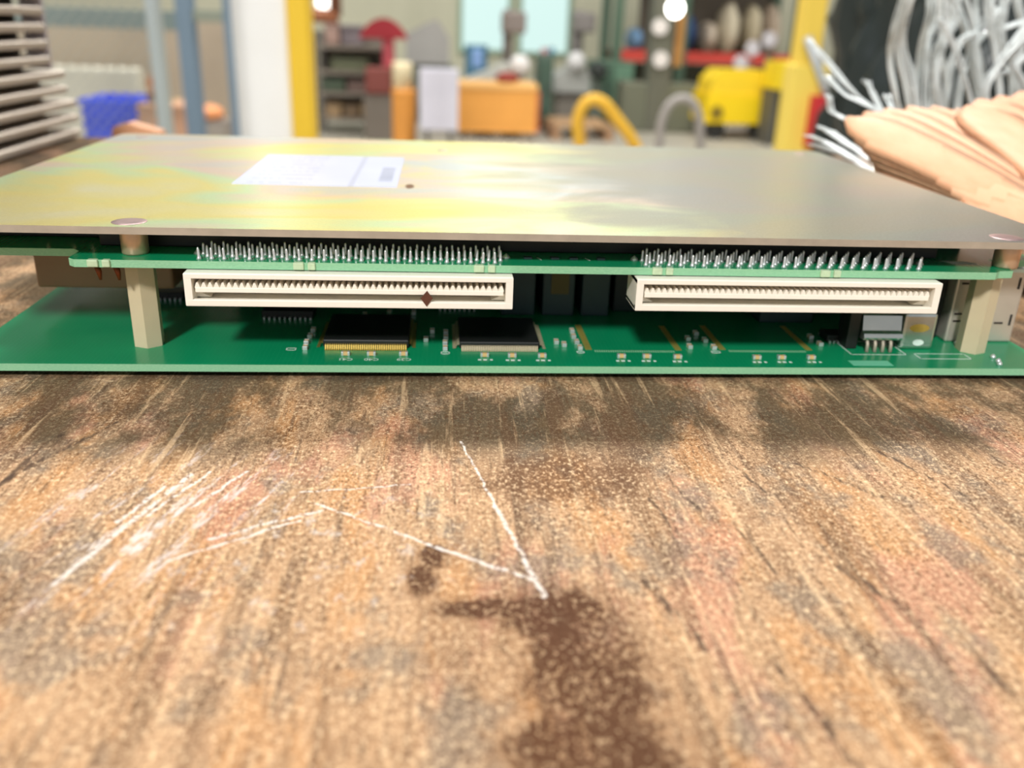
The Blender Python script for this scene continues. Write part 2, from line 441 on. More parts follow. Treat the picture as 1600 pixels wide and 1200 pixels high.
def window(n, px0, px1, py1, top=3.4, cols=1):
    a = at(px0, py1, 13.98); b = at(px1, py1, 13.98)
    r = bpy.data.objects.new('window_%d' % n, None); scene.collection.objects.link(r)
    r.location = (a.x, 13.98, a.z); structure(r)
    wd, ht = b.x - a.x, top - a.z
    MB().box(0, wd, 0, 0.02, 0, ht).build('pane', M['winglass'], r)
    f = MB()
    for x0, x1, z0, z1 in [(-0.06, 0, -0.06, ht + 0.06), (wd, wd + 0.06, -0.06, ht + 0.06), (0, wd, -0.06, 0), (0, wd, ht, ht + 0.06)]:
        f.box(x0, x1, -0.04, 0.02, z0, z1)
    f.build('window_frame', M['winframe'], r)
window(1, 722, 792, 76)
window(2, 814, 884, 80)

# ------------------------------------------------------------------ the bench
M['tableside'] = plain('bench_edge_wood', (150, 112, 78), 0.6, 0, 0.2, 60)
bench = thing('workbench', 'worn stained plywood workbench top with white scratches under the circuit boards', 'table', (0, 0, T))
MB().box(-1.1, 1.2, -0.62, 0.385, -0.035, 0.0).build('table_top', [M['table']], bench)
for x in (-1.03, 1.13):
    for y in (-0.55, 0.32):
        MB().box(x - 0.035, x + 0.035, y - 0.035, y + 0.035, -T, -0.035, 0.004).build('leg', M['tableside'], bench)
for y in (-0.55, 0.32):
    MB().box(-0.995, 1.095, y - 0.015, y + 0.015, -0.16, -0.035).build('apron', M['tableside'], bench)

# ------------------------------------------------------------------ the circuit board assembly (millimetres, board frame)
S = 0.001
asm = thing('circuit_board_assembly', 'stack of two green circuit boards under a yellowish zinc plated steel cover plate', 'circuit board', (0, 0, T))
Z1, Z2, Z3 = 3.24, 24.78, 31.86
def part(mb, name, mats, parent=asm, label=None, kind=None):
    return mb.build(name, mats, parent, scale=S, label=label, kind=kind)

def outline_board(pts, z0, z1):
    """flat board: top and bottom faces in the mask, rim in uncoated laminate"""
    b = MB()
    n = len(pts)
    b.cur = 0
    b.add([(x, y, z1) for x, y in pts], [tuple(range(n))])
    b.add([(x, y, z0) for x, y in pts], [tuple(reversed(range(n)))])
    b.cur = 1
    b.add([(x, y, z0) for x, y in pts] + [(x, y, z1) for x, y in pts], [(i, (i + 1) % n, (i + 1) % n + n, i + n) for i in range(n)])
    return b
lower = part(outline_board([(-112, 0), (129.3, 0), (129.3, 150), (-112, 150)], Z1 - 1.6, Z1), 'lower_board', [M['pcb'], M['edge']], label='lower green circuit board')
upper = part(outline_board([(-122, 11.4), (-88.2, 11.4), (-86.6, 9.6), (-86.6, 4.0), (-85.2, 2.8), (110.6, 2.8), (112, 4.0), (115.5, 4.5), (115.5, 14.5), (128, 14.5), (128, 150), (-122, 150)], Z2 - 1.6, Z2),
             'upper_board', [M['pcb'], M['edge']], label='upper green circuit board with stepped front corners')
# feet: the clipped leads the lower board stands on
for x, y in [(-100, 12), (118, 12), (-100, 140), (118, 140), (8, 80)]:
    part(MB().lathe((x, y, 0), [(1.2, 0), (1.2, 0.6), (0.8, Z1 - 1.6)], 10), 'solder_foot', M['slot'], lower)
# cover plate with rounded corners
def rrect(x0, x1, y0, y1, r, n=5):
    out = []
    for cx, cy, a0 in [(x1 - r, y1 - r, 0), (x0 + r, y1 - r, 90), (x0 + r, y0 + r, 180), (x1 - r, y0 + r, 270)]:
        for k in range(n + 1):
            a = math.radians(a0 + 90 * k / n)
            out.append((cx + r * math.cos(a), cy + r * math.sin(a)))
    return out
plate = part(outline_board(rrect(-121, 127.3, 1.4, 149, 3), Z3 - 1.5, Z3), 'cover_plate', [M['plate'], M['platedge']], label='yellowish iridescent steel cover plate')
# product label
lab = MB().box(0, 41.5, 0, 53, 0, 0.12).build('product_label', M['label'], plate, (-64.0 * S, 52.5 * S, Z3 * S), scale=S, label='pale lavender printed label with a small bar code')
# screws: shallow countersunk heads over the spacers, and at the rear corners
for x, y in [(-74.5, 6.4), (113.2, 6.4), (-112, 140), (118, 140), (-10.5, 125)]:
    sm = 1.0 if y < 20 else 0.6
    b = MB().lathe((x, y, Z3), [(3.5 * sm, 0), (3.4 * sm, 0.06), (2.2 * sm, 0.10)], 20)
    part(b, 'screw_head', M['screw'], plate)
# hex standoffs and the spacers above them
def hexa(x, y, r, z0, z1, rot=0.0):
    pts = [(x + r * math.cos(math.radians(60 * k + rot)), y + r * math.sin(math.radians(60 * k + rot))) for k in range(6)]
    return MB().prism(pts, z0, z1, 'z')
for x, y in [(-75.6, 12.8), (115.0, 12.4), (-100, 138), (116, 138)]:
    part(hexa(x, y, 3.3, Z1, Z2 - 1.6, -82 if x < 0 else -98), 'standoff', M['nylon'], label='tan hexagonal nylon standoff')
    part(MB().lathe((x + 0.8, y - 4.0 if y < 20 else y, Z2), [(2.6, 0), (2.75, 0.4), (2.75, 5.2), (2.6, Z3 - 1.5 - Z2)], 20), 'spacer', M['brass'], label='iridescent brass spacer')

# ---- white card edge sockets hanging under the upper board
rib = MB()
rib.prism([(-0.58, 0.0), (0.58, 0.0), (0.20, 1.05), (-0.20, 1.05)], 0.0, 5.0)
rib_me = rib.mesh('contact_rib', M['white_plastic'], S)
pin = MB().lathe((0, 0, 0), [(0.62, 0), (0.42, 0.35), (0.30, 0.75), (0.27, 2.2), (0.14, 2.5)], 8)
pin_me = pin.mesh('solder_pin', M['solder'], S)
def socket(x0, x1, lab_):
    z0, z1, yf = 16.0, 22.95, 0.0
    yb = 9.5
    wl = 1.15
    b = MB()
    b.box(x0, x1, yf, yb, z1 - wl, z1, 0.18)            # roof
    b.box(x0, x1, yf, yf + 1.1, z0, 17.45, 0.18)          # front lip
    b.box(x0, x1, yf + 1.0, yb, z0, z0 + 0.8)           # floor
    b.box(x0, x0 + 1.5, yf + 0.02, yb, z0 + 0.2, z1 - 0.2)
    b.box(x1 - 1.5, x1, yf + 0.02, yb, z0 + 0.2, z1 - 0.2)
    b.box(x0 + 1.4, x1 - 1.4, 7.0, yb - 0.1, z0 + 1, z1 - 1)   # back of the cavity
    xa, xb = (x0 + x1) / 2 - 31.6, (x0 + x1) / 2 + 31.6
    b.box(xa, xb, 0.9, 7.2, 18.7, 19.75, 0.12)         # tongue
    b.prism([(x0 + 1.4, z0 + 1.2), (x0 + 4.4, z0 + 1.2), (x0 + 1.4, z0 + 2.6)], 3.0, 7.0)
    b.prism([(x1 - 1.4, z0 + 1.2), (x1 - 1.4, z0 + 2.6), (x1 - 4.4, z0 + 1.2)], 3.0, 7.0)
    c = part(b, 'edge_socket', M['white_plastic'], label=lab_)
    xm = (x0 + x1) / 2
    for k in range(50):
        put('contact_rib', rib_me, c, ((xm + (k - 24.5) * 1.27) * S, 0.95 * S, 19.7 * S))
    for r_ in range(4):
        for k in range(25):
            x = xm + (k - 12) * 2.54 + (0.635 if r_ % 2 else -0.635)
            p = put('solder_pin', pin_me, c, (x * S, (4.4 + r_ * 1.9) * S, Z2 * S), random.random() * 6)
            p.rotation_euler.x = random.uniform(-0.05, 0.05); p.rotation_euler.y = random.uniform(-0.05, 0.05)
    for x in (x0 + 1.0, x1 - 1.0):
        part(MB().lathe((x, 9.2, Z2), [(0.95, 0), (0.7, 0.4), (0.3, 0.8), (0.1, 1.0)], 12), 'solder_dot', M['solder'], upper)
    return c
sockA = socket(-63.2, 3.8, 'ivory plastic edge socket with a row of ribs and a brown speck')
sockB = socket(30.0, 97.2, 'ivory plastic edge socket beside the shiny metal parts')
# the brown flake caught in the first socket
b = MB(); b.prism([(-1.25, 0), (0, -1.75), (1.25, 0), (0.1, 1.6)], -0.25, 0.05)
b.build('dirt_flake', M['dirt'], sockA, (-14.2 * S, 0.0, 18.3 * S), scale=S, label='brown diamond shaped speck')

# snapped breakaway nubs along the front of the upper board
for x in (-39, -1.8, 36.2, 73.2, -80):
    for dx, wd in ((-1.5, 2.2), (1.15, 1.6)):
        b = MB().box(x + dx - wd / 2, x + dx + wd / 2, 2.25, 3.6, Z2 - 1.5, Z2 + 0.05, 0.25)
        part(b, 'breakaway_nub', M['nub'], upper)
# white printed strip, small pads between the sockets
part(MB().prism([(103.2, 12.6), (109.2, 12.2), (110.6, 10.0), (104.4, 10.2)], Z2, Z2 + 0.03, 'z'), 'silkscreen_strip', M['silk'], upper)
for x in (7.5, 13.4, 17.5, 23.5):
    part(MB().box(x - 0.9, x + 0.9, 8.2, 9.6, Z2, Z2 + 0.45, 0.1), 'chip_resistor', M['slate'], upper)
for x in (10.2, 20.8):
    part(MB().prism([(x, 8.0), (x + 0.3, 8.0), (x - 0.4, 10), (x - 0.7, 10)], Z2, Z2 + 0.03, 'z'), 'silkscreen_line', M['silk'], upper)
# black blocks added to darken the gap under the plate, pale posts before them
part(MB().box(-84, 103, 14.5, 44, Z2, Z3 - 1.7, 0.3), 'gap_shade_block', M['black'])
part(MB().box(-118, -86, 22, 50, Z2, Z3 - 1.7, 0.3), 'gap_shade_block', M['black'])
part(MB().box(104, 118, 30, 44, Z2, Z3 - 2.2, 0.3), 'gap_shade_block', M['slate'])
for k in range(16):
    x = -60 + k * 9.1
    part(MB().box(x - 0.3, x + 0.3, 13.6, 14.2, Z2 + 3.0, Z3 - 1.5), 'header_post', M['solder'])
for x in (-97.5, -92.0, -88, 106, 108, 110):
    part(MB().box(x - 0.25, x + 0.25, 21.0, 21.6, Z2 + 1.8, Z3 - 1.5), 'header_post', M['solder'])

# bronze pins and the brown block hanging under the upper board on the left
part(MB().box(-108, -76, 36, 58, 9.0, Z2 - 1.6, 0.6), 'relay_block', M['brown'], label='brown block under the upper board')
for x in (-82.0, -78.2):
    b = MB(); b.add([], [])
    b.tube([(x - 0.6, 7.0, Z2 - 1.6), (x + 0.1, 6.4, Z2 - 3.6), (x + 0.3, 6.2, Z2 - 5.2)], [0.75, 0.6, 0.3], 8)
    part(b, 'bronze_pin', M['bronze'], label='bronze pin')

# ---- parts on the lower board
def chip(x0, x1, y0, y1, h, nlead, matl):
    c = part(MB().box(x0, x1, y0, y1, Z1 + 0.25, Z1 + h, 0.25), 'quad_flat_chip', M['black'], label='black square chip with fine leads')
    b = MB()
    n = nlead
    for k in range(n):
        t = (k + 0.5) / n
        x = x0 + 0.4 + t * (x1 - x0 - 0.8); y = y0 + 0.4 + t * (y1 - y0 - 0.8)
        hw = (x1 - x0) / n * 0.30
        for sgn, ye in ((-1, y0), (1, y1)):
            a = [(x - hw, ye, Z1 + h * 0.55), (x + hw, ye, Z1 + h * 0.55), (x + hw, ye + sgn * 0.5, Z1 + h * 0.5), (x - hw, ye + sgn * 0.5, Z1 + h * 0.5),
                 (x + hw, ye + sgn * 0.8, Z1 + 0.12), (x - hw, ye + sgn * 0.8, Z1 + 0.12), (x + hw, ye + sgn * 1.5, Z1 + 0.06), (x - hw, ye + sgn * 1.5, Z1 + 0.06)]
            b.add(a, [(0, 1, 2, 3), (3, 2, 4, 5), (5, 4, 6, 7)])
        for sgn, xe in ((-1, x0), (1, x1)):
            a = [(xe, y - hw, Z1 + h * 0.55), (xe, y + hw, Z1 + h * 0.55), (xe + sgn * 0.5, y + hw, Z1 + h * 0.5), (xe + sgn * 0.5, y - hw, Z1 + h * 0.5),
                 (xe + sgn * 0.8, y + hw, Z1 + 0.12), (xe + sgn * 0.8, y - hw, Z1 + 0.12), (xe + sgn * 1.5, y + hw, Z1 + 0.06), (xe + sgn * 1.5, y - hw, Z1 + 0.06)]
            b.add(a, [(0, 1, 2, 3), (3, 2, 4, 5), (5, 4, 6, 7)])
    part(b, 'lead_row', matl, c, kind='stuff')
    return c
chip(-37.4, -18.4, 10.6, 29.6, 2.0, 38, M['gold'])
chip(-7.0, 11.2, 10.4, 28.6, 1.8, 44, M['nylon'])
def small_chip(x0, x1, y0, y1, h, n):
    c = part(MB().box(x0, x1, y0, y1, Z1 + 0.2, Z1 + h, 0.15), 'small_chip', M['black'])
    b = MB()
    for k in range(n):
        x = x0 + (k + 0.5) / n * (x1 - x0)
        for ya, yb_ in ((y0 - 0.9, y0), (y1, y1 + 0.9)):
            b.box(x - 0.2, x + 0.2, ya, yb_, Z1, Z1 + 0.6)
    part(b, 'lead_row', M['solder'], c, kind='stuff')
small_chip(-54.5, -42.2, 31.2, 37, 2.0, 10)
small_chip(-84.5, -77, 46, 51, 2.0, 6)
small_chip(81.6, 86.6, 17.2, 22, 1.8, 5)
small_chip(-12, -2, 40, 48, 2.4, 8)
# empty footprints: gold pad rows and a thin gold front row
for fx0, fx1, fy0, fy1 in [(22.6, 43.6, 10.6, 28.6), (54.2, 75.0, 11.2, 29.2)]:
    for x in (fx0, fx1):
        b = MB()
        for k in range(36):
            y = fy0 + 0.3 + k / 35 * (fy1 - fy0 - 0.6)
            b.box(x - 0.75, x + 0.75, y - 0.15, y + 0.15, Z1, Z1 + 0.06)
        part(b, 'pad_row', M['gold'], lower, kind='stuff')
    b = MB()
    for k in range(36):
        x = fx0 + 1.4 + k / 35 * (fx1 - fx0 - 2.8)
        b.box(x - 0.15, x + 0.15, fy0 - 1.3, fy0 - 0.2, Z1, Z1 + 0.05)
    part(b, 'pad_row', M['edge'], lower, kind='stuff')
# ceramic capacitors
cb = MB()
cb.box(-0.5, 0.5, -0.5, 0.5, 0.05, 0.85, 0.08)
cb.cur = 1
cb.box(-0.95, -0.45, -0.54, 0.54, 0, 0.9, 0.08)
cb.box(0.45, 0.95, -0.54, 0.54, 0, 0.9, 0.08)
cap_me = cb.mesh('capacitor', [M['ceramic'], M['solder']], S)
front_caps = [(-32.0, 6.2), (-26.4, 6.2), (-19.4, 6.3), (-1.5, 5.9), (4.6, 5.7), (11.3, 5.7), (29.2, 5.7), (35.0, 5.7), (42.0, 5.5), (60.3, 5.4), (66.1, 5.5), (73.1, 5.6)]
for x, y in front_caps:
    put('capacitor', cap_me, lower, (x * S, y * S, Z1 * S))
side_caps = [(-41.2, 10.0), (-41.4, 13.5), (-41.2, 17.8), (-41.0, 22), (-10.2, 10.2), (-10.2, 13.8), (-10.0, 17.4), (-10.0, 21), (-14.6, 16), (-13.2, 22), (15.6, 15), (17.2, 13.2),
             (20.6, 11.2), (20.4, 15), (20.2, 19), (20.4, 23), (46.6, 12.4), (47.6, 18), (52.2, 12), (51.5, 17), (50.6, 22), (79, 15), (-30, 34), (-24, 36), (-18, 36), (78.6, 20)]
for i, (x, y) in enumerate(side_caps):
    put('capacitor', cap_me, lower, (x * S, y * S, Z1 * S), math.pi / 2)
# printed reference marks, upside down from here
def text_part(txt, x, y, size):
    cu = bpy.data.curves.new('reference_print', 'FONT')
    cu.body = txt; cu.size = size; cu.align_x = 'CENTER'; cu.align_y = 'CENTER'
    tmp = bpy.data.objects.new('tmp_text', cu)
    scene.collection.objects.link(tmp)
    dg = bpy.context.evaluated_depsgraph_get()
    me = bpy.data.meshes.new_from_object(tmp.evaluated_get(dg))
    bpy.data.objects.remove(tmp, do_unlink=True)
    me.transform(Matrix.Scale(S, 4))
    me.materials.clear(); me.materials.append(M['silk'])
    put('reference_print', me, lower, (x * S, y * S, (Z1 + 0.02) * S), math.pi)
for (x, y), t in zip(front_caps[:3], ('C41', 'C40', 'C39')):
    text_part(t, x + 0.2, y - 2.6, 1.9)
for x, y in front_caps[3:]:
    for dx, wd in ((-1.2, 0.7), (0.0, 0.8), (1.4, 0.6)):
        part(MB().box(x + dx - wd / 2, x + dx + wd / 2, y - 2.5, y - 1.7, Z1, Z1 + 0.02), 'reference_print', M['silk'], lower)
def silk_frame(x0, x1, y0, y1, t=0.25):
    b = MB()
    for a in [(x0, x1, y0, y0 + t), (x0, x1, y1 - t, y1), (x0, x0 + t, y0, y1), (x1 - t, x1, y0, y1)]:
        b.box(a[0], a[1], a[2], a[3], Z1, Z1 + 0.02)
    part(b, 'silkscreen_frame', M['silk'], lower)
silk_frame(-45.4, -43.2, 9.0, 10.6)
silk_frame(-11.2, -9.2, 7.2, 8.8)
silk_frame(19.6, 21.4, 8.4, 9.8)
silk_frame(51.0, 53.2, 9.0, 10.4)
silk_frame(99.5, 112, 6.0, 9.6)
silk_frame(84, 97.5, 8.6, 18)
part(MB().box(81.4, 90.8, 1.4, 4.6, Z1, Z1 + 0.03), 'silkscreen_patch', plain('faded_silkscreen', (110, 196, 160), 0.5), lower)
# silver switch body with four legs, shiny can, black block, shielded jack
sw = part(MB().prism([(10.6, 6.2), (10.2, 6.8), (10.6, 7.7), (11.6, 8.2), (12.4, 11.6), (16.5, 11.9), (16.5, 6.2)], 87.2, 96.6, 'x'), 'switch_body', M['tin'], label='silver switch with four dark legs')
for k in range(4):
    x = 88.6 + k * 1.9
    part(MB().tube([(x, 11.6, 6.4), (x, 10.8, 5.0), (x - 0.1, 10.4, Z1)], 0.42, 8), 'leg', M['platedge'], sw)
part(MB().box(84.2, 87.0, 12.5, 18, Z1, 13.2, 0.3), 'black_block', M['black'])
can = part(MB().box(97.4, 105.6, 12.4, 18.4, Z1, 12.2, 0.8), 'shield_can', M['tin'], label='shiny metal can with a gold oval')
b = MB(); b.lathe((101.4, 12.45, 8.6), [(1.0, -0.12), (1.0, 0.02)], 16, True, 'y')
for i, v in enumerate(b.v): b.v[i] = (101.4 + (v[0] - 101.4) * 2.4, v[1], v[2])
part(b, 'gold_oval', M['gold'], can)
b = MB(); b.lathe((101.8, 12.45, 5.0), [(0.75, -0.12), (0.75, 0.02)], 16, True, 'y')
for i, v in enumerate(b.v): b.v[i] = (101.8 + (v[0] - 101.8) * 1.8, v[1], v[2])
part(b, 'glint_oval', M['silk'], can)  # specular highlight on the can, painted as a white oval
part(MB().box(106.2, 111.2, 21, 34, Z1, 22.4, 0.3), 'black_block', M['black'])
jack = part(MB().box(111.8, 128.9, 18.2, 36, Z1, 22.0, 0.5), 'metal_jack', M['tin'], label='shielded metal jack with dark slots behind the standoff')
jack.data.materials[0] = plain('satin_tin_shield', (204, 198, 186), 0.42, 0.55, 0.12, 150)
for x, z in [(113.6, 18.0), (113.4, 20.2), (113.4, 8.6), (113.4, 10.4), (123.0, 20.0), (124.0, 8.2)]:
    part(MB().box(x - 0.6, x + 1.6, 18.05, 18.3, z - 0.22, z + 0.22), 'slot', M['slot'], jack)
for x, z in [(127.4, 18.2), (127.4, 9.0)]:
    part(MB().box(x - 0.25, x + 0.25, 18.05, 18.3, z - 1.4, z + 1.4), 'slot', M['slot'], jack)
part(MB().box(122.5, 128.2, 17.9, 18.4, 20.9, 21.9, 0.1), 'shield_lip', M['silk'], jack)
for x, y in [(117.2, 4.2), (117.6, 7.0), (114.0, 16.4), (116.4, 2.4)]:
    part(MB().lathe((x, y, Z1), [(0.7, 0), (0.55, 0.5), (0.2, 0.9)], 12), 'solder_dot', M['solder'], lower)
# tall dark parts deeper between the boards
for x0, x1, y0, y1, z1_, mt in [(4, 12.5, 36, 60, 20, 'slate'), (14.5, 22.5, 36, 60, 20, 'slate'), (24.5, 31.5, 36, 60, 20, 'slate'), (33.5, 48, 40, 60, 19, 'dark'),
                                (-62, -40, 46, 70, 18, 'dark'), (-38, 2, 44, 70, 20, 'dark'), (50, 80, 42, 66, 19, 'dark'), (70, 84, 32, 40, 12, 'slate'), (84, 104, 40, 60, 20, 'black')]:
    part(MB().box(x0, x1, y0, y1, Z1, z1_, 0.3), 'tall_component', M[mt])
part(MB().box(-70, 104, 74, 110, Z1, Z2 - 1.8, 0.3), 'heat_sink', M['black'])
part(MB().box(16.5, 21.0, 35.7, 36, 9, 16), 'amber_tag', plain('dull_amber', (96, 84, 40), 0.6))

# ------------------------------------------------------------------ slatted metal rack standing on the bench, left
rk = thing('slatted_rack', 'grey metal rack of stacked horizontal slats standing left of the cover plate', 'rack', (-0.223, 0.02, T))
zz = 0.0015
for k in range(13):
    y1_ = 0.360 if k < 3 else (0.350 if k < 5 else 0.332)
    b = MB()
    b.prism([(0.0, zz + 0.0006), (0.0, zz + 0.0034), (-0.0012, zz + 0.0042), (-0.014, zz + 0.0042), (-0.014, zz), (-0.0012, zz)], -0.02, y1_, 'y')
    b.build('slat', M['rackmetal'], rk)
    zz += 0.0082
MB().box(-0.022, -0.0145, -0.02, 0.331, 0.0, zz).build('shade_side_panel', M['rackdark'], rk)  # dark sheet added behind the slats, its colour standing for gap shade
MB().box(-0.022, -0.0145, 0.3312, 0.350, 0.0, 0.038).build('shade_side_panel', M['rackdark'], rk)
MB().box(-0.16, -0.0225, 0.322, 0.328, 0.0, zz).build('shade_end_panel', M['rackdark'], rk)
MB().box(-0.16, -0.154, -0.02, 0.321, 0.0, zz).build('shade_side_panel', M['rackdark'], rk)
MB().box(-0.012, -0.0005, 0.3325, 0.336, 0.040, zz + 0.02, 0.0005).build('corner_post', plain('pale_painted_steel', (206, 200, 206), 0.5), rk)

# scrap on the bench behind the plate corner
pa = at(172, 214, 0.352); 
b = MB()
b.prism([(0, 0), (0.030, 0.0), (0.027, 0.008), (0.010, 0.0125), (0.002, 0.010)], 0, 0.012)
tag(b.build('paper_scrap', M['peach'], None, (pa.x, 0.352, T)), 'small crumpled peach scrap lying behind the far left corner of the plate', 'scrap')

# ------------------------------------------------------------------ peach ribbons fanned out beside the plate, right
fan = thing('ribbon_fan', 'fanned bundle of pale peach ribbon strips draped beside the right edge of the cover plate', 'ribbon', (0.17, 0.05, T))
def ribbon(tip, root, wid, thick, sag, face):
    """rounded flat strip from root to tip, built along a bowed line"""
    tip, root = Vector(tip), Vector(root)
    n = 14
    ax = (tip - root).normalized()
    f_ = Vector(face); nrm = (f_ - ax * f_.dot(ax)).normalized()
    side = ax.cross(nrm).normalized()
    rows = []
    for i in range(n + 1):
        t = i / n
        p = root.lerp(tip, t) + nrm * (sag * math.sin(math.pi * t))
        tt = max(0.0, (t - 0.80) / 0.20)
        hw = wid / 2 * math.sqrt(max(0.03, 1 - tt * tt)) * (0.75 + 0.25 * t)
        rows.append((p, hw))
    vs_, fs_ = [], []
    for p, hw in rows:
        for a, c_ in ((-1, 0.15), (-0.55, 0.85), (0, 1), (0.55, 0.85), (1, 0.15), (0.55, -0.85), (0, -1), (-0.55, -0.85)):
            vs_.append(p + side * (hw * a) + nrm * (thick / 2 * c_ + (1 - a * a) * 0.0))
    for j in range(n):
        for k in range(8):
            k2 = (k + 1) % 8
            fs_.append((j * 8 + k, j * 8 + k2, (j + 1) * 8 + k2, (j + 1) * 8 + k))
    fs_.append(tuple(reversed(range(8)))); fs_.append(tuple(n * 8 + k for k in range(8)))
    for v in vs_: v.z = max(v.z, 0.0012)
    return MB().add(vs_, fs_, True)
fl = fan.location.copy()
tips = [(1376, 262, .118), (1368, 246, .122), (1360, 230, .126), (1348, 214, .131), (1336, 199, .136), (1324, 186, .142), (1352, 178, .150), (1384, 173, .158), (1420, 169, .165), (1458, 169, .172), (1496, 173, .180),
        (1512, 168, .150), (1530, 158, .156), (1562, 153, .162), (1596, 146, .168), (1640, 140, .174), (1690, 138, .180), (1740, 140, .186)]
for i, (px, py, Y) in enumerate(tips):
    hi = i >= 11
    k = (i - 11) / 6 if hi else i / 10
    rx, ry, rY = (1790 + 60 * k, 425 - 50 * k, 0.035 + 0.012 * k) if hi else (1720 + 40 * k, 398 + 40 * k, 0.045 - 0.004 * k)
    tip = at(px, py, Y) - fl; root = at(rx, ry, rY) - fl
    rb = ribbon(tip, root, 0.016 if not hi else 0.022, 0.0022, 0.004, (-0.25, -0.75, 0.6))
    rb.build('ribbon_strip', M['peach'], fan)
# the bound root of the bundle resting on the bench
rt = at(1760, 440, 0.04) - fl
MB().tube([Vector((rt.x, rt.y, max(rt.z, 0.016))), Vector((rt.x + 0.02, rt.y - 0.02, 0.016)), (rt.x + 0.05, rt.y - 0.04, 0.0145), (rt.x + 0.12, rt.y - 0.07, 0.0135)], [0.012, 0.012, 0.010, 0.010], 12).build('bound_end', M['peach'], fan)

# ------------------------------------------------------------------ frayed silver wire behind the ribbons
wires = thing('wire_bundle', 'frayed bundle of silvery wire strands rising behind the peach ribbons', 'wire', (0.22, 0.24, T))
wl_ = wires.location.copy()
def strand(pts, rad, nf, fr):
    """a loose strand: several fine filaments wound about a bent line"""
    pts = [Vector(p) for p in pts]
    # Catmull-Rom resample
    P_ = [pts[0]] + pts + [pts[-1]]
    line = []
    for i in range(1, len(P_) - 2):
        for s_ in range(7):
            t = s_ / 7
            a, b_, c_, d = P_[i - 1], P_[i], P_[i + 1], P_[i + 2]
            line.append(0.5 * ((2 * b_) + (c_ - a) * t + (2 * a - 5 * b_ + 4 * c_ - d) * t * t + (3 * b_ - a - 3 * c_ + d) * t ** 3))
    line.append(pts[-1])
    mb = MB()
    n = len(line)
    for f_ in range(nf):
        ph = 2 * math.pi * f_ / nf + random.random(); rr = rad * random.uniform(0.35, 1.0); tw = random.uniform(1.0, 2.4)
        fp = []
        for i, p in enumerate(line):
            a = ph + tw * i / n * math.pi
            sp = 1.0 + 1.1 * max(0.0, i / n - 0.6) * (f_ % 3)
            fp.append(p + Vector((math.cos(a), math.sin(a), 0.3 * math.sin(a))) * rr * sp)
        mb.tube(fp, fr, 5)
    return mb
def wp(px, py, Y):
    return at(px, py, Y) - wl_
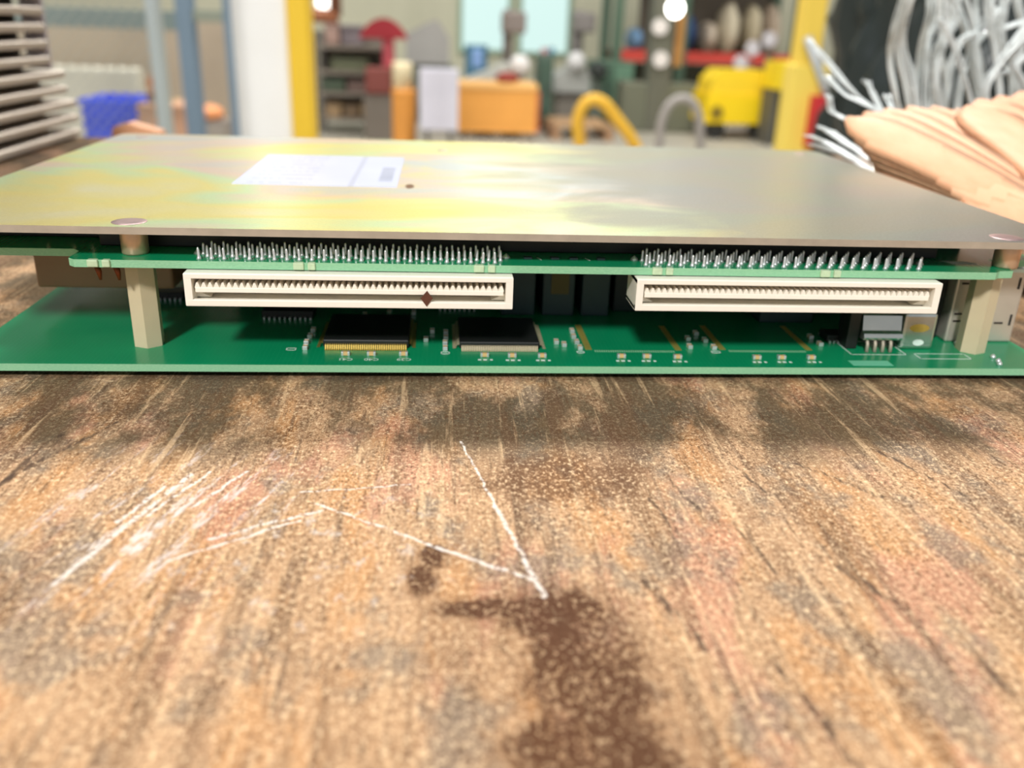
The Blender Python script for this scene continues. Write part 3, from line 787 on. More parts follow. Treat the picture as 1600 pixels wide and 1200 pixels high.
SW = [  # sight-line way points, base to tip, with distances
    [(1408, 200, .25), (1400, 150, .25), (1390, 90, .25), (1400, 40, .24), (1425, -30, .23)],
    [(1425, 200, .26), (1415, 140, .26), (1402, 70, .26), (1412, 20, .25), (1440, -40, .24)],
    [(1432, 200, .24), (1425, 130, .24), (1410, 60, .24), (1420, 0, .23), (1432, -40, .23)],
    [(1440, 210, .27), (1432, 150, .27), (1440, 80, .27), (1455, 20, .26), (1450, -40, .26)],
    [(1450, 200, .25), (1448, 120, .25), (1452, 60, .25), (1470, 20, .25), (1490, -40, .24)],
    [(1462, 210, .26), (1455, 140, .26), (1462, 80, .25), (1490, 30, .25), (1480, -30, .25)],
    [(1470, 200, .24), (1462, 120, .24), (1475, 60, .24), (1472, 0, .24), (1465, -40, .24)],
    [(1475, 205, .28), (1480, 130, .28), (1470, 70, .28), (1485, 20, .27), (1510, -40, .27)],
    [(1480, 200, .25), (1485, 110, .25), (1500, 65, .25), (1530, 45, .25), (1560, 10, .25)],
    [(1496, 210, .26), (1502, 120, .26), (1530, 60, .26), (1580, 40, .26), (1640, 20, .26)],
    [(1530, 200, .26), (1522, 120, .26), (1508, 50, .26), (1490, 0, .26), (1460, -40, .26)],
    [(1540, 200, .25), (1530, 110, .25), (1520, 40, .25), (1505, -20, .25), (1500, -50, .25)],
    [(1545, 200, .27), (1535, 120, .27), (1525, 60, .27), (1525, 0, .27), (1520, -40, .27)],
    [(1560, 200, .24), (1562, 130, .24), (1552, 70, .24), (1545, 10, .24), (1560, -40, .24)],
    [(1575, 200, .26), (1580, 130, .26), (1560, 80, .26), (1552, 20, .26), (1535, -40, .26)],
    [(1590, 200, .25), (1585, 110, .25), (1565, 60, .25), (1570, 0, .25), (1590, -40, .25)],
    [(1600, 200, .27), (1590, 120, .27), (1600, 60, .27), (1620, 10, .27), (1650, -40, .27)],
    [(1620, 200, .24), (1600, 130, .24), (1580, 95, .24), (1600, 60, .24), (1640, 40, .24)],
    [(1520, 200, .25), (1545, 130, .25), (1575, 110, .25), (1610, 80, .25), (1650, 50, .25)],
    [(1640, 200, .27), (1630, 120, .27), (1600, 40, .27), (1590, -10, .27), (1600, -50, .27)],
    [(1525, 210, .23), (1515, 150, .23), (1500, 100, .23), (1485, 60, .23), (1470, 30, .23)],
    [(1550, 190, .23), (1540, 140, .23), (1560, 100, .23), (1600, 50, .23), (1640, 0, .23)],
    # loose ends leaning out to the left
    [(1400, 215, .22), (1372, 175, .23), (1340, 150, .24), (1300, 105, .25), (1264, 62, .26)],
    [(1410, 215, .21), (1380, 180, .22), (1345, 160, .23), (1315, 145, .24), (1295, 120, .25)],
    [(1385, 200, .21), (1376, 175, .215), (1366, 150, .22), (1356, 126, .225)],
    [(1402, 195, .21), (1394, 170, .215), (1386, 148, .22)],
    [(1360, 215, .22), (1330, 190, .22), (1300, 175, .23), (1296, 150, .23)],
    # strands lying towards the plate
    [(1400, 282, .135), (1370, 258, .15), (1335, 232, .17), (1305, 212, .19), (1285, 200, .21)],
    [(1395, 276, .14), (1360, 250, .155), (1325, 226, .175), (1296, 205, .20)],
    [(1390, 286, .135), (1345, 256, .155), (1305, 238, .175), (1270, 226, .20)],
    [(1385, 280, .14), (1335, 248, .16), (1290, 222, .18), (1262, 212, .21)],
]
for i, sw_ in enumerate(SW):
    pts = [wp(*p) for p in sw_]
    if i < 22:
        base = pts[0]
        pts = [Vector((base.x + random.uniform(-0.01, 0.03), base.y + random.uniform(-0.01, 0.02), 0.003))] + pts
    strand(pts, random.uniform(0.0012, 0.0024) if i < 22 else 0.0016, 13 if i < 22 else 10, random.uniform(0.00020, 0.00034)).build('wire_strand', M['wire'], wires)

# ------------------------------------------------------------------ big black sack behind
def sack(name, label, c, rx, ry, rz, seed, sub=4, wr=1.0):
    bm_ = bmesh.new()
    bmesh.ops.create_icosphere(bm_, subdivisions=sub, radius=1)
    for v in bm_.verts:
        p = v.co.copy()
        z = p.z
        k = 1 + 0.10 * noise.noise(p * 1.7 + Vector((seed, 0, 0))) + wr * (0.07 * abs(noise.noise(Vector(((p.x - p.z * .5) * 6, p.y * 5, p.z * 5 + seed)))) + 0.05 * abs(noise.noise(Vector(((p.x - p.z) * 16, p.y * 9, (p.z + p.x * .4) * 9 + seed)))))
        q = Vector((p.x * rx * k, p.y * ry * k, p.z * rz * k))
        q.z = max(q.z, -rz * 0.86)
        v.co = q + Vector((0, 0, rz * 0.86))
    me = bpy.data.meshes.new(name); bm_.to_mesh(me); bm_.free()
    me.materials.append(M['sack'])
    for p in me.polygons: p.use_smooth = True
    return tag(put(name, me, None, c), label, 'sack')
sack('plastic_sack', 'big crumpled black plastic sack standing behind the silver wires', (0.982, 1.2, 0), 0.37, 0.30, 0.95, 3.1, 6, 2.0)

# ------------------------------------------------------------------ hall objects (blurred background)
C = {}
def col(name, rgb, rough=0.55, metal=0.0):
    if name not in C: C[name] = plain(name, rgb, rough, metal, 0.14, 3.0)
    return C[name]
def span(px0, py0, px1, py1, Y):
    """x0,x1,z0,z1 in metres of a sight-line rectangle at distance Y"""
    a = at(px0, (py0 + py1) / 2, Y); b_ = at(px1, (py0 + py1) / 2, Y)
    t = at((px0 + px1) / 2, py0, Y); d = at((px0 + px1) / 2, py1, Y)
    return a.x, b_.x, d.z, t.z

# white column with its yellow corner guard
x0, x1, z0, z1 = span(366, 0, 452, 200, 3.2)
colm = thing('column', 'white painted building column with a yellow guard strip', 'column', ((x0 + x1) / 2, 3.2, 0))
hw = (x1 - x0) / 2
MB().box(-hw, hw, 0, 2 * hw, 0, 3.6, 0.01).build('shaft', col('column_white', (250, 248, 244)), colm)
x2 = span(452, 0, 487, 200, 3.2)[1] - (x0 + x1) / 2
MB().box(hw + 0.002, x2, -0.02, 0.10, 0, 3.6, 0.008).build('guard', col('guard_yellow', (238, 196, 44)), colm, label='yellow corner guard')
MB().box(-hw - 0.04, x2 + 0.04, -0.04, 2 * hw + 0.04, 0, 0.06, 0.01).build('base_plate', col('column_white', (250, 248, 244)), colm)

# chain link fence on the left
x0, x1, z0, z1 = span(236, 0, 261, 200, 2.6)
fx = (x0 + x1) / 2
fen = thing('chain_link_fence', 'chain link fence panel with a pale grey round post left of the white column', 'fence', (fx, 2.6, 0))
fr_ = (x1 - x0) / 2
MB().lathe((0, 0, 0), [(fr_, 0), (fr_, 2.4), (fr_ * 0.6, 2.43)], 16).build('post', col('galvanised', (196, 208, 214), 0.4, 0.3), fen)
MB().lathe((-1.5, 0, 0), [(fr_, 0), (fr_, 2.4), (fr_ * 0.6, 2.43)], 16).build('post', col('galvanised', (196, 208, 214), 0.4, 0.3), fen)
MB().tube([(-1.5, 0, 2.36), (0, 0, 2.36)], 0.02, 10).build('rail', col('galvanised', (196, 208, 214), 0.4, 0.3), fen)
b = MB()
sp_ = 0.035
for k in range(int((1.5 + 2.3) / sp_)):
    s0 = -1.5 - 2.3 + k * sp_
    za, zb = max(0.05, -1.5 - s0), min(2.35, 0 - s0)
    if zb > za + 0.02:
        b.tube([(s0 + za, 0.0, za), (s0 + zb, 0.0, zb)], 0.0016, 4)
        b.tube([(-1.5 - (s0 + za), 0.004, za), (-1.5 - (s0 + zb), 0.004, zb)], 0.0016, 4)
b.build('wire_mesh', col('mesh_wire', (170, 172, 164), 0.5, 0.3), fen, kind='stuff')

# steel pallet rack frame behind the fence
x0, _, _, _ = span(276, 0, 296, 100, 4.2); xr = span(350, 0, 360, 100, 4.2)[0]
pr = thing('pallet_rack', 'blue grey steel rack frame between the fence post and the white column', 'rack', (x0, 4.2, 0))
bl = col('rack_bluegrey', (112, 132, 150))
MB().box(0, 0.075, 0, 0.08, 0, 3.0, 0.005).build('upright', bl, pr)
MB().box(xr - x0, xr - x0 + 0.045, 0, 0.08, 0, 3.0, 0.005).build('upright', bl, pr)
zb = at(320, 27, 4.2).z
MB().box(0.075, xr - x0, 0.01, 0.06, zb - 0.02, zb + 0.03, 0.003).build('beam', col('beam_greygreen', (136, 142, 128)), pr)
MB().box(0.075, xr - x0, 0.01, 0.06, zb + 0.75, zb + 0.83, 0.003).build('beam', col('beam_greygreen', (136, 142, 128)), pr)
MB().box(-0.9, 0, 0.01, 0.06, zb - 0.06, zb + 0.02, 0.003).build('beam', col('beam_tealgrey', (116, 130, 128)), pr)
MB().box(-0.98, -0.9, 0, 0.08, 0, 3.0, 0.005).build('upright', bl, pr)

# beige partition behind them, a pale lower rail of boards
pt = MB()
x0, x1, z0, z1 = span(-260, 30, 356, 100, 6.6)
tag(MB().box(x0, x1, 6.6, 6.68, 0, at(150, 22, 6.6).z, 0.01).build('partition_screen', col('partition_beige', (176, 160, 138))), 'beige partition screen behind the chain link fence', 'partition')
x0, x1, z0, z1 = span(60, 104, 222, 160, 6.4)
tag(MB().box(x0, x1, 6.3, 6.5, 0, z1, 0.02).build('barrier', col('barrier_pale', (206, 202, 184))), 'pale low barrier in front of the beige partition', 'barrier')

def bin_(name, label, px0, py0, px1, py1, Y, dep, mt, rim, cat):
    x0, x1, z0, z1 = span(px0, py0, px1, py1, Y)
    t = thing(name, label, cat, ((x0 + x1) / 2, Y + dep / 2, 0))
    h = (x1 - x0) / 2; d = dep / 2
    b = MB()
    wt = 0.02
    b.box(-h, h, -d, -d + wt, 0, z1); b.box(-h, h, d - wt, d, 0, z1)
    b.box(-h, -h + wt, -d + wt, d - wt, 0, z1); b.box(h - wt, h, -d + wt, d - wt, 0, z1)
    b.box(-h + wt, h - wt, -d + wt, d - wt, 0.0, 0.03)
    b.build('body', mt, t)
    r_ = MB()
    for a in [(-h - .015, h + .015, -d - .015, -d + wt), (-h - .015, h + .015, d - wt, d + .015), (-h - .015, -h + wt, -d, d), (h - wt, h + .015, -d, d)]:
        r_.box(a[0], a[1], a[2], a[3], z1, z1 + 0.025)
    r_.build('rim', rim, t)
    return t
bin_('blue_bin', 'bright blue plastic bin on the floor beyond the slatted rack', 131, 163, 213, 225, 5.4, 0.45, col('bin_blue', (24, 70, 236)), col('bin_blue_rim', (30, 78, 240)), 'bin')

def carton(name, label, px0, py0, px1, py1, Y, dep, rgb, z_floor=None, rz=0.0):
    x0, x1, z0, z1 = span(px0, py0, px1, py1, Y)
    if z_floor is not None: z0 = z_floor
    t = thing(name, label, 'box', ((x0 + x1) / 2, Y + dep / 2, z0), rz)
    h = (x1 - x0) / 2; hh = z1 - z0
    mt = col('card_%d_%d_%d' % rgb, rgb)
    MB().box(-h, h, -dep / 2, dep / 2, 0, hh, 0.006).build('body', mt, t)
    MB().box(-0.03, 0.03, -dep / 2 - 0.002, dep / 2 + 0.002, hh - 0.06, hh + 0.002).build('tape', col('tape_tan', (196, 164, 120)), t)
    return t, z1
t, zt = carton('cardboard_box', 'tan cardboard box on the floor right of the blue bin', 216, 164, 290, 215, 5.2, 0.4, (206, 160, 130), 0.0)
x0, x1, z0, z1 = span(222, 120, 244, 160, 5.2)
ct = thing('brown_carton', 'narrow orange brown carton standing on the tan cardboard box', 'box', ((x0 + x1) / 2, 5.35, zt))
MB().box((x0 - x1) / 2, (x1 - x0) / 2, -0.06, 0.06, 0, z1 - zt, 0.005).build('body', col('carton_orange', (190, 128, 84)), ct)
MB().box((x0 - x1) / 2 - 0.003, (x1 - x0) / 2 + 0.003, -0.063, 0.063, 0, 0.05).build('band', col('carton_band', (110, 90, 72)), ct)
# orange cushion-like bag between rack and column
x0, x1, z0, z1 = span(304, 164, 342, 190, 5.0)
ob = sack('orange_bag', 'small orange bag lying on a grey crate between the rack uprights', ((x0 + x1) / 2, 5.1, z0), (x1 - x0) / 2, 0.08, (z1 - z0) / 2, 9.0)
ob.data.materials.clear(); ob.data.materials.append(col('bag_orange', (236, 158, 104))); ob['category'] = 'bag'
x0, x1, _, _ = span(298, 190, 352, 215, 5.0)
gc = thing('grey_crate', 'grey crate under the small orange bag', 'crate', ((x0 + x1) / 2, 5.1, 0))
for k in range(3):
    MB().box((x0 - x1) / 2, (x1 - x0) / 2, -0.11, -0.09, z0 * (k + 0.06) / 3, z0 * (k + 0.9) / 3).build('slat', col('crate_grey', (160, 150, 140)), gc)
MB().box((x0 - x1) / 2, (x1 - x0) / 2, -0.088, 0.11, 0, z0).build('body', col('crate_grey2', (140, 130, 122)), gc)

# ---- equipment shelf right of the column
YS = 8.0
x0, x1, z0, z1 = span(492, 60, 606, 190, YS)
sh = thing('equipment_shelf', 'dark grey shelving unit full of clutter right of the yellow column guard', 'shelf', ((x0 + x1) / 2, YS + 0.1, 0))
h = (x1 - x0) / 2
for sx in (-1, 1):
    for y in (0, 0.5):
        MB().box(sx * h - 0.025, sx * h + 0.025, y - 0.025, y + 0.025, 0, z1 + 0.05).build('post', col('shelf_dark', (92, 86, 80)), sh)
levels = [at(548, p, YS).z for p in (186, 146, 112, 72)]
for zl in levels:
    MB().box(-h, h, -0.02, 0.52, zl - 0.03, zl).build('shelf_board', col('shelf_board', (126, 116, 104)), sh)
MB().box(-h, h, 0.53, 0.55, 0.1, z1).build('back_panel', col('shelf_back', (110, 102, 92)), sh)
def on_shelf(name, label, cat, px0, px1, py0, zl, rgb, group=None, dep=0.3):
    a, b_, _, zt_ = span(px0, py0, px1, py0 + 2, YS)
    t = thing(name, label, cat, ((a + b_) / 2, YS + 0.14 + dep / 2, zl + 0.002), 0, group)
    hh = max(0.04, zt_ - zl)
    MB().box((a - b_) / 2, (b_ - a) / 2, -dep / 2, dep / 2, 0, hh, 0.01).build('body', col('item_%d_%d_%d' % rgb, rgb), t)
    MB().box((a - b_) / 2 - 0.006, (b_ - a) / 2 + 0.006, -dep / 2 - 0.006, dep / 2 + 0.006, hh * 0.78, hh * 0.9).build('lid_band', col('band_%d_%d_%d' % rgb, tuple(int(v * 0.8) for v in rgb)), t)
on_shelf('storage_box', 'small tan box at the left of the lowest shelf board', 'box', 506, 530, 164, levels[0], (180, 150, 112))
on_shelf('storage_box', 'brown box in the middle of the lowest shelf board', 'box', 534, 558, 166, levels[0], (136, 112, 84))
on_shelf('storage_box', 'pale tan box at the right of the lowest shelf board', 'box', 562, 586, 164, levels[0], (190, 160, 120))
on_shelf('storage_box', 'dark green box on the second shelf board from below', 'box', 500, 536, 124, levels[1], (84, 100, 80))
on_shelf('storage_box', 'mauve brown box beside the dark green box on the shelf', 'box', 540, 574, 128, levels[1], (130, 106, 98))
on_shelf('storage_box', 'long grey green tray on the third shelf board', 'tray', 514, 572, 92, levels[2], (122, 128, 100))
on_shelf('storage_box', 'dusty pink parcel on the top shelf board near the column', 'box', 504, 526, 36, levels[3], (172, 142, 130))
on_shelf('storage_box', 'grey violet parcel on the top shelf board beside the pink one', 'box', 530, 562, 40, levels[3], (124, 114, 118))
# rusty duct with a bright lamp above the shelf
a = at(488, 22, 7.6); b_ = at(528, 26, 7.6)
dk = thing('rusty_pipe', 'rusty brown pipe hung on the wall post above the shelving unit', 'pipe', (a.x, 7.6, a.z))
MB().tube([(-0.25, 0, 0.0), (b_.x - a.x, 0, b_.z - a.z)], 0.055, 12).build('pipe_run', col('rust_brown', (150, 92, 60)), dk)
MB().tube([(b_.x - a.x - 0.02, 0, b_.z - a.z), (b_.x - a.x, 0, 2.6)], 0.05, 12).build('pipe_riser', col('rust_brown2', (132, 84, 60)), dk)
def hanging_lamp(name, label, px, py, Y, r, strength):
    p = at(px, py, Y)
    t = thing(name, label, 'lamp', (p.x, Y, p.z))
    MB().lathe((0, 0, -r), [(r * 0.3, 0), (r * 0.8, r * 0.4), (r, r), (r * 0.8, r * 1.6), (r * 0.3, 2 * r)], 16).build('bulb', glow(name + '_glow', (255, 252, 244), strength), t)
    MB().lathe((0, 0, r), [(r * 1.1, 0), (r * 0.5, r * 0.6), (0.01, r * 0.8), (0.01, 2.5)], 16).build('shade', col('lamp_shade', (120, 120, 116)), t)
hanging_lamp('hanging_lamp', 'bright hanging lamp above the shelving unit', 506, 4, 8.6, 0.07, 3.0)
hanging_lamp('hanging_lamp', 'bright white hanging lamp near the blue tarpaulin', 1055, 13, 8.2, 0.075, 8.0)

# ---- red machine with a domed hood
YR = 7.75
p = at(600, 60, YR)
rm = thing('red_machine', 'dark red machine with a domed hood left of the grey cabinet hood', 'machine', (p.x, YR + 0.1, 0))
x0, x1, z0, z1 = span(560, 28, 636, 60, YR)
hw = (x1 - x0) / 2
prof = [(-hw + 2 * hw * k / 12, z0 + (z1 - z0) * math.sin(math.pi * k / 12) ** 0.7) for k in range(13)]
prof[0] = (-hw, z0); prof[-1] = (hw, z0)
MB().prism(prof, -0.2, -0.01).build('hood', col('machine_red', (146, 14, 30)), rm)
a, b_, zc, zd = span(598, 54, 616, 100, YR); zd_col = at(592, 104, YR).z
MB().box(a - p.x, b_ - p.x, -0.15, -0.02, zd_col, z0, 0.01).build('column', col('machine_pink', (190, 78, 88)), rm)
a, b_, zc, zd = span(572, 104, 612, 146, YR)
MB().box(a - p.x, b_ - p.x, -0.2, 0.0, zc, zd, 0.02).build('base', col('machine_maroon', (126, 62, 54)), rm)
MB().box(a - p.x - 0.02, b_ - p.x, -0.18, -0.01, 0, zc - 0.002, 0.01).build('pedestal', col('machine_pedestal', (116, 108, 98)), rm)

# ---- grey machine with a sloped hood
YG = 9.2
x0, x1, z0, z1 = span(634, 30, 702, 100, YG)
gm = thing('grey_machine', 'grey machine cabinet with a sloped hood above the white panel', 'machine', ((x0 + x1) / 2, YG, 0))
hw = (x1 - x0) / 2
MB().prism([(-hw, z0), (hw, z0), (hw, z0 + 0.25), (hw * 0.45, z1), (-hw * 0.1, z1 - 0.04), (-hw, z1 - 0.14)], 0, 0.5).build('hood', col('machine_grey', (158, 156, 152)), gm)
MB().box(-hw * 0.9, hw * 1.2, 0.02, 0.5, 0, z0 - 0.01, 0.02).build('cabinet', col('machine_greygreen', (120, 124, 112)), gm)
MB().box(-hw * 0.5, hw * 0.3, -0.02, 0.02, z0 * 0.3, z0 * 0.7).build('door', col('machine_greydoor', (140, 142, 134)), gm)

# ---- cream and orange bollard drum, white panel, orange crate
YB = 7.3
p = at(631, 150, YB)
dr = thing('two_tone_drum', 'orange drum with a cream roll standing in it left of the white panel', 'drum', (p.x, YB, 0))
r1 = (span(613, 150, 650, 190, YB)[1] - span(613, 150, 650, 190, YB)[0]) / 2
zo = at(631, 140, YB).z; zc = at(631, 97, YB).z
MB().lathe((0, 0, 0), [(r1 * 0.97, 0), (r1, 0.02), (r1, zo - 0.02), (r1 * 1.04, zo)], 24).build('drum_body', col('drum_orange', (238, 162, 74)), dr)
MB().lathe((-0.01, 0, zo), [(r1 * 0.82, 0), (r1 * 0.82, zc - zo - 0.02), (r1 * 0.76, zc - zo)], 24).build('roll', col('roll_cream', (238, 222, 182)), dr)

YP = 7.1
x0, x1, z0, z1 = span(656, 107, 716, 204, YP)
wp_ = thing('white_panel', 'white rectangular panel standing on the floor in front of the orange crate', 'panel', ((x0 + x1) / 2, YP, 0))
hw = (x1 - x0) / 2
o = MB().box(-hw, hw, -0.02, 0.02, z0, z1, 0.01).build('sheet', col('panel_white', (226, 224, 238)), wp_)
MB().box(-hw * 0.7, -hw * 0.5, 0.025, 0.18, 0, z0 + 0.3, 0.004).build('foot', col('panel_foot', (120, 116, 112)), wp_)
MB().box(hw * 0.5, hw * 0.7, 0.025, 0.18, 0, z0 + 0.3, 0.004).build('foot', col('panel_foot', (120, 116, 112)), wp_)

YC = 8.0
x0, x1, z0, z1 = span(716, 131, 838, 197, YC)
oc = thing('orange_crate', 'long orange crate on short skids beside the white panel', 'crate', ((x0 + x1) / 2, YC, 0))
hw = (x1 - x0) / 2; zb_ = 0.06
n = 4
for k in range(n):
    za = zb_ + (z1 - 0.05 - zb_) * k / n; zd = zb_ + (z1 - 0.05 - zb_) * (k + 0.97) / n
    MB().box(-hw, hw, 0, 0.02, za, zd).build('plank', col('crate_orange', (234, 164, 76)), oc)
MB().box(-hw + 0.005, hw - 0.005, 0.021, 0.5, zb_, z1 - 0.06).build('body', col('crate_orange_in', (214, 142, 66)), oc)
MB().box(-hw - 0.01, hw + 0.01, -0.012, 0.52, z1 - 0.05, z1, 0.006).build('lid', col('crate_orange_lid', (240, 184, 108)), oc)
MB().box(hw, hw + 0.03, 0.0, 0.3, zb_, z1 - 0.06).build('end_post', col('crate_end', (190, 96, 56)), oc)
for sx in (-0.7, 0, 0.7):
    MB().box(hw * sx - 0.04, hw * sx + 0.04, 0, 0.48, 0, zb_).build('skid', col('skid_dark', (104, 92, 76)), oc)
# dark red cushion on the crate
x0, x1, _, _ = span(776, 120, 812, 130, YC + 0.1)
rc = sack('red_cushion', 'dark red bundle lying on the lid of the orange crate', ((x0 + x1) / 2, YC + 0.2, z1), (x1 - x0) / 2, 0.1, 0.05, 5.5)
rc.data.materials.clear(); rc.data.materials.append(col('bundle_red', (138, 52, 40))); rc['category'] = 'bundle'

# ---- press machines behind the crate
def press(name, label, px, pxc0, pxc1, ptop, pbase, Y, lampp, c1, c2, hub):
    p = at(px, 100, Y)
    t = thing(name, label, 'machine', (p.x, Y, 0))
    a, b_, _, zt_ = span(pxc0, ptop, pxc1, ptop + 4, Y)
    zb2 = at(px, pbase, Y).z
    MB().lathe(((a + b_) / 2 - p.x, 0.1, zb2), [((b_ - a) / 2, 0), ((b_ - a) / 2, zt_ - zb2)], 16).build('column', col(c1[0], c1[1]), t)
    MB().prism([(-0.42, zb2 - 0.16), (0.20, zb2 - 0.16), (0.20, zb2 + 0.06), (0.02, zb2 + 0.12), (-0.1, zb2 + 0.05), (-0.42, zb2 - 0.08)], -0.2, 0.25).build('table', col(c2[0], c2[1]), t)
    MB().box(-0.16, 0.18, -0.15, 0.25, 0, zb2 - 0.16, 0.02).build('pedestal', col(hub[0], hub[1]), t)
    zh = zt_ - 0.22
    MB().box((a + b_) / 2 - p.x - 0.06, (a + b_) / 2 - p.x + 0.16, -0.12, 0.22, zh, zh + 0.2, 0.03).build('head', col(c1[0], c1[1]), t)
    if lampp:
        q_ = at(*lampp, Y - 0.2)
        MB().lathe((q_.x - p.x, -0.2, q_.z), [(0.04, -0.10), (0.085, -0.08), (0.10, 0.0), (0.085, 0.06), (0.03, 0.09)], 18, True, 'y').build('wheel_guard', col('guard_white', (226, 224, 222), 0.35), t)
    return t
press('bench_press', 'grey press with a round white guard behind the orange crate', 786, 788, 803, 14, 116, 9.0, (812, 102), ('press_grey', (128, 118, 112)), ('press_pale', (196, 198, 190)), ('press_green', (92, 112, 98)))
press('drill_press', 'tall grey drill press between the second window and the green cabinet', 892, 896, 916, 16, 118, 9.9, (900, 96), ('drill_grey', (132, 126, 122)), ('drill_pale', (178, 178, 172)), ('drill_base', (130, 122, 112)))
# blue drum with a pale top
YD = 9.8
x0, x1, z0, z1 = span(726, 70, 762, 120, YD)
bd = thing('blue_drum', 'teal blue drum under the first window behind the press', 'drum', ((x0 + x1) / 2, YD, 0))
r_ = (x1 - x0) / 2
MB().lathe((0, 0, 0), [(r_ * 0.97, 0), (r_, 0.03), (r_, z1 * 0.5), (r_ * 1.04, z1 * 0.52), (r_, z1 * 0.54), (r_, z1 - 0.02), (r_ * 1.03, z1)], 24).build('drum_body', col('drum_teal', (92, 140, 166)), bd)
MB().box(-r_ * 0.4, r_ * 0.5, -r_ - 0.01, -r_ * 0.8, z1 - 0.22, z1 - 0.04, 0.01).build('sticker', col('sticker_blue', (150, 184, 236)), bd)

# ---- dark green tool cabinet and green locker
def cabinet(name, label, px0, py0, px1, Y, dep, rgb, rgb2):
    doors = len(rgb2)
    x0, x1, _, z1 = span(px0, py0, px1, py0 + 4, Y)
    t = thing(name, label, 'cabinet', ((x0 + x1) / 2, Y, 0))
    hw = (x1 - x0) / 2
    MB().box(-hw, hw, 0, dep, 0.05, z1, 0.01).build('body', col(name + '_body', rgb), t)
    MB().box(-hw + 0.02, hw - 0.02, 0.02, dep - 0.02, 0, 0.05).build('plinth', col(name + '_plinth', tuple(int(v * 0.5) for v in rgb)), t)
    for k in range(doors):
        a = -hw + 2 * hw * (k + 0.05) / doors; b_ = -hw + 2 * hw * (k + 0.95) / doors
        d = MB().box(a, b_, -0.02, -0.001, 0.08, z1 - 0.04, 0.004).build('door', col(name + '_door%d' % k, rgb2[k]), t)
        MB().box(b_ - 0.05, b_ - 0.03, -0.04, -0.02, z1 * 0.5, z1 * 0.62).build('handle', col('handle_dark', (60, 60, 58)), d)
    return t
cabinet('tool_cabinet', 'dark green tool cabinet right of the orange crate', 842, 88, 866, 8.9, 0.35, (72, 92, 78), [(64, 88, 74)])
cabinet('green_locker', 'green metal locker with a pale green door behind the yellow hose', 928, 96, 992, 9.6, 0.5, (92, 122, 100), [(84, 112, 92), (112, 150, 124)])
for i, (px0, px1, py0, py1, rgb, lb) in enumerate([(844, 856, 80, 88, (206, 150, 158), 'small pink tin on the dark green tool cabinet'), (857, 866, 78, 88, (92, 166, 196), 'small blue tin on the dark green tool cabinet')]):
    x0, x1, z0, z1 = span(px0, py0, px1, py1, 9.1)
    zc_ = at(854, 88, 8.9).z
    t = thing('paint_tin', lb, 'tin', ((x0 + x1) / 2, 9.06, zc_ + 0.012))
    r_ = (x1 - x0) / 2
    MB().lathe((0, 0, 0), [(r_, 0), (r_, z1 - z0), (r_ * 0.9, z1 - z0 + 0.005)], 16).build('can', col('tin_%d' % i, rgb), t)
    MB().lathe((0, 0, z1 - z0 + 0.005), [(r_ * 1.03, 0), (r_ * 1.03, 0.01)], 16).build('lid', col('tin_lid', (190, 190, 186)), t)
# black motor hung on the locker
x0, x1, z0, z1 = span(922, 96, 946, 124, 9.3)
mo = thing('black_motor', 'black electric motor on a post left of the green locker', 'motor', ((x0 + x1) / 2, 9.3, 0))
MB().lathe((0, 0, (z0 + z1) / 2), [(0.05, -0.12), (0.085, -0.1), (0.085, 0.1), (0.05, 0.12)], 16, True, 'y').build('housing', col('motor_black', (40, 46, 42)), mo)
MB().box(-0.03, 0.03, -0.03, 0.03, 0, z0 + 0.01).build('post', col('motor_post', (96, 100, 92)), mo)

# ---- hoses arched over the floor
def hose(name, label, pts, rad, mt, Y):
    P3 = [at(px, py, Y) for px, py in pts]
    P_ = [P3[0]] + P3 + [P3[-1]]
    line = []
    for i in range(1, len(P_) - 2):
        for s_ in range(6):
            t = s_ / 6
            a, b_, c_, d = P_[i - 1], P_[i], P_[i + 1], P_[i + 2]
            line.append(0.5 * ((2 * b_) + (c_ - a) * t + (2 * a - 5 * b_ + 4 * c_ - d) * t * t + (3 * b_ - a - 3 * c_ + d) * t ** 3))
    line.append(P3[-1])
    t = thing(name, label, 'hose', (P3[0].x, Y, 0))
    off = Vector((P3[0].x, Y, 0))
    line = [p - off for p in line]
    e0 = Vector((line[0].x, 0, rad)); e1 = Vector((line[-1].x + 0.02, 0, rad))
    MB().tube([e0] + line + [e1], rad, 12).build('hose_run', mt, t)
    MB().lathe((e0.x, 0, 0), [(rad * 1.3, 0), (rad * 1.3, rad * 2.2)], 14).build('coupling', col('coupling', (150, 140, 110)), t)
    MB().lathe((e1.x, 0, 0), [(rad * 1.3, 0), (rad * 1.3, rad * 2.2)], 14).build('coupling', col('coupling', (150, 140, 110)), t)
hose('yellow_hose', 'yellow hose arched over the floor behind the cover plate', [(906, 228), (903, 190), (912, 165), (926, 156), (944, 162), (962, 184), (982, 210), (994, 230)], 0.043, col('hose_yellow', (222, 172, 48)), 6.2)
hose('grey_hose', 'grey hose arched over the floor left of the yellow truck', [(1030, 224), (1034, 190), (1046, 164), (1064, 154), (1082, 160), (1092, 184), (1094, 220)], 0.032, col('hose_grey', (158, 152, 148)), 6.4)
# pallet on the floor behind the yellow hose
x0, x1, z0, z1 = span(868, 180, 956, 196, 8.05)
pl = thing('wooden_pallet', 'tan wooden pallet on the floor behind the yellow hose', 'pallet', ((x0 + x1) / 2, 8.05, 0))
hw = (x1 - x0) / 2
for k in range(5):
    MB().box(-hw, hw, k * 0.16, k * 0.16 + 0.11, 0.11, 0.135).build('deck_board', col('pallet_tan', (178, 142, 104)), pl)
for sx in (-0.95, 0, 0.95):
    MB().box(hw * sx - 0.04, hw * sx + 0.04, 0, 0.75, 0, 0.11).build('runner', col('pallet_tan2', (158, 122, 90)), pl)

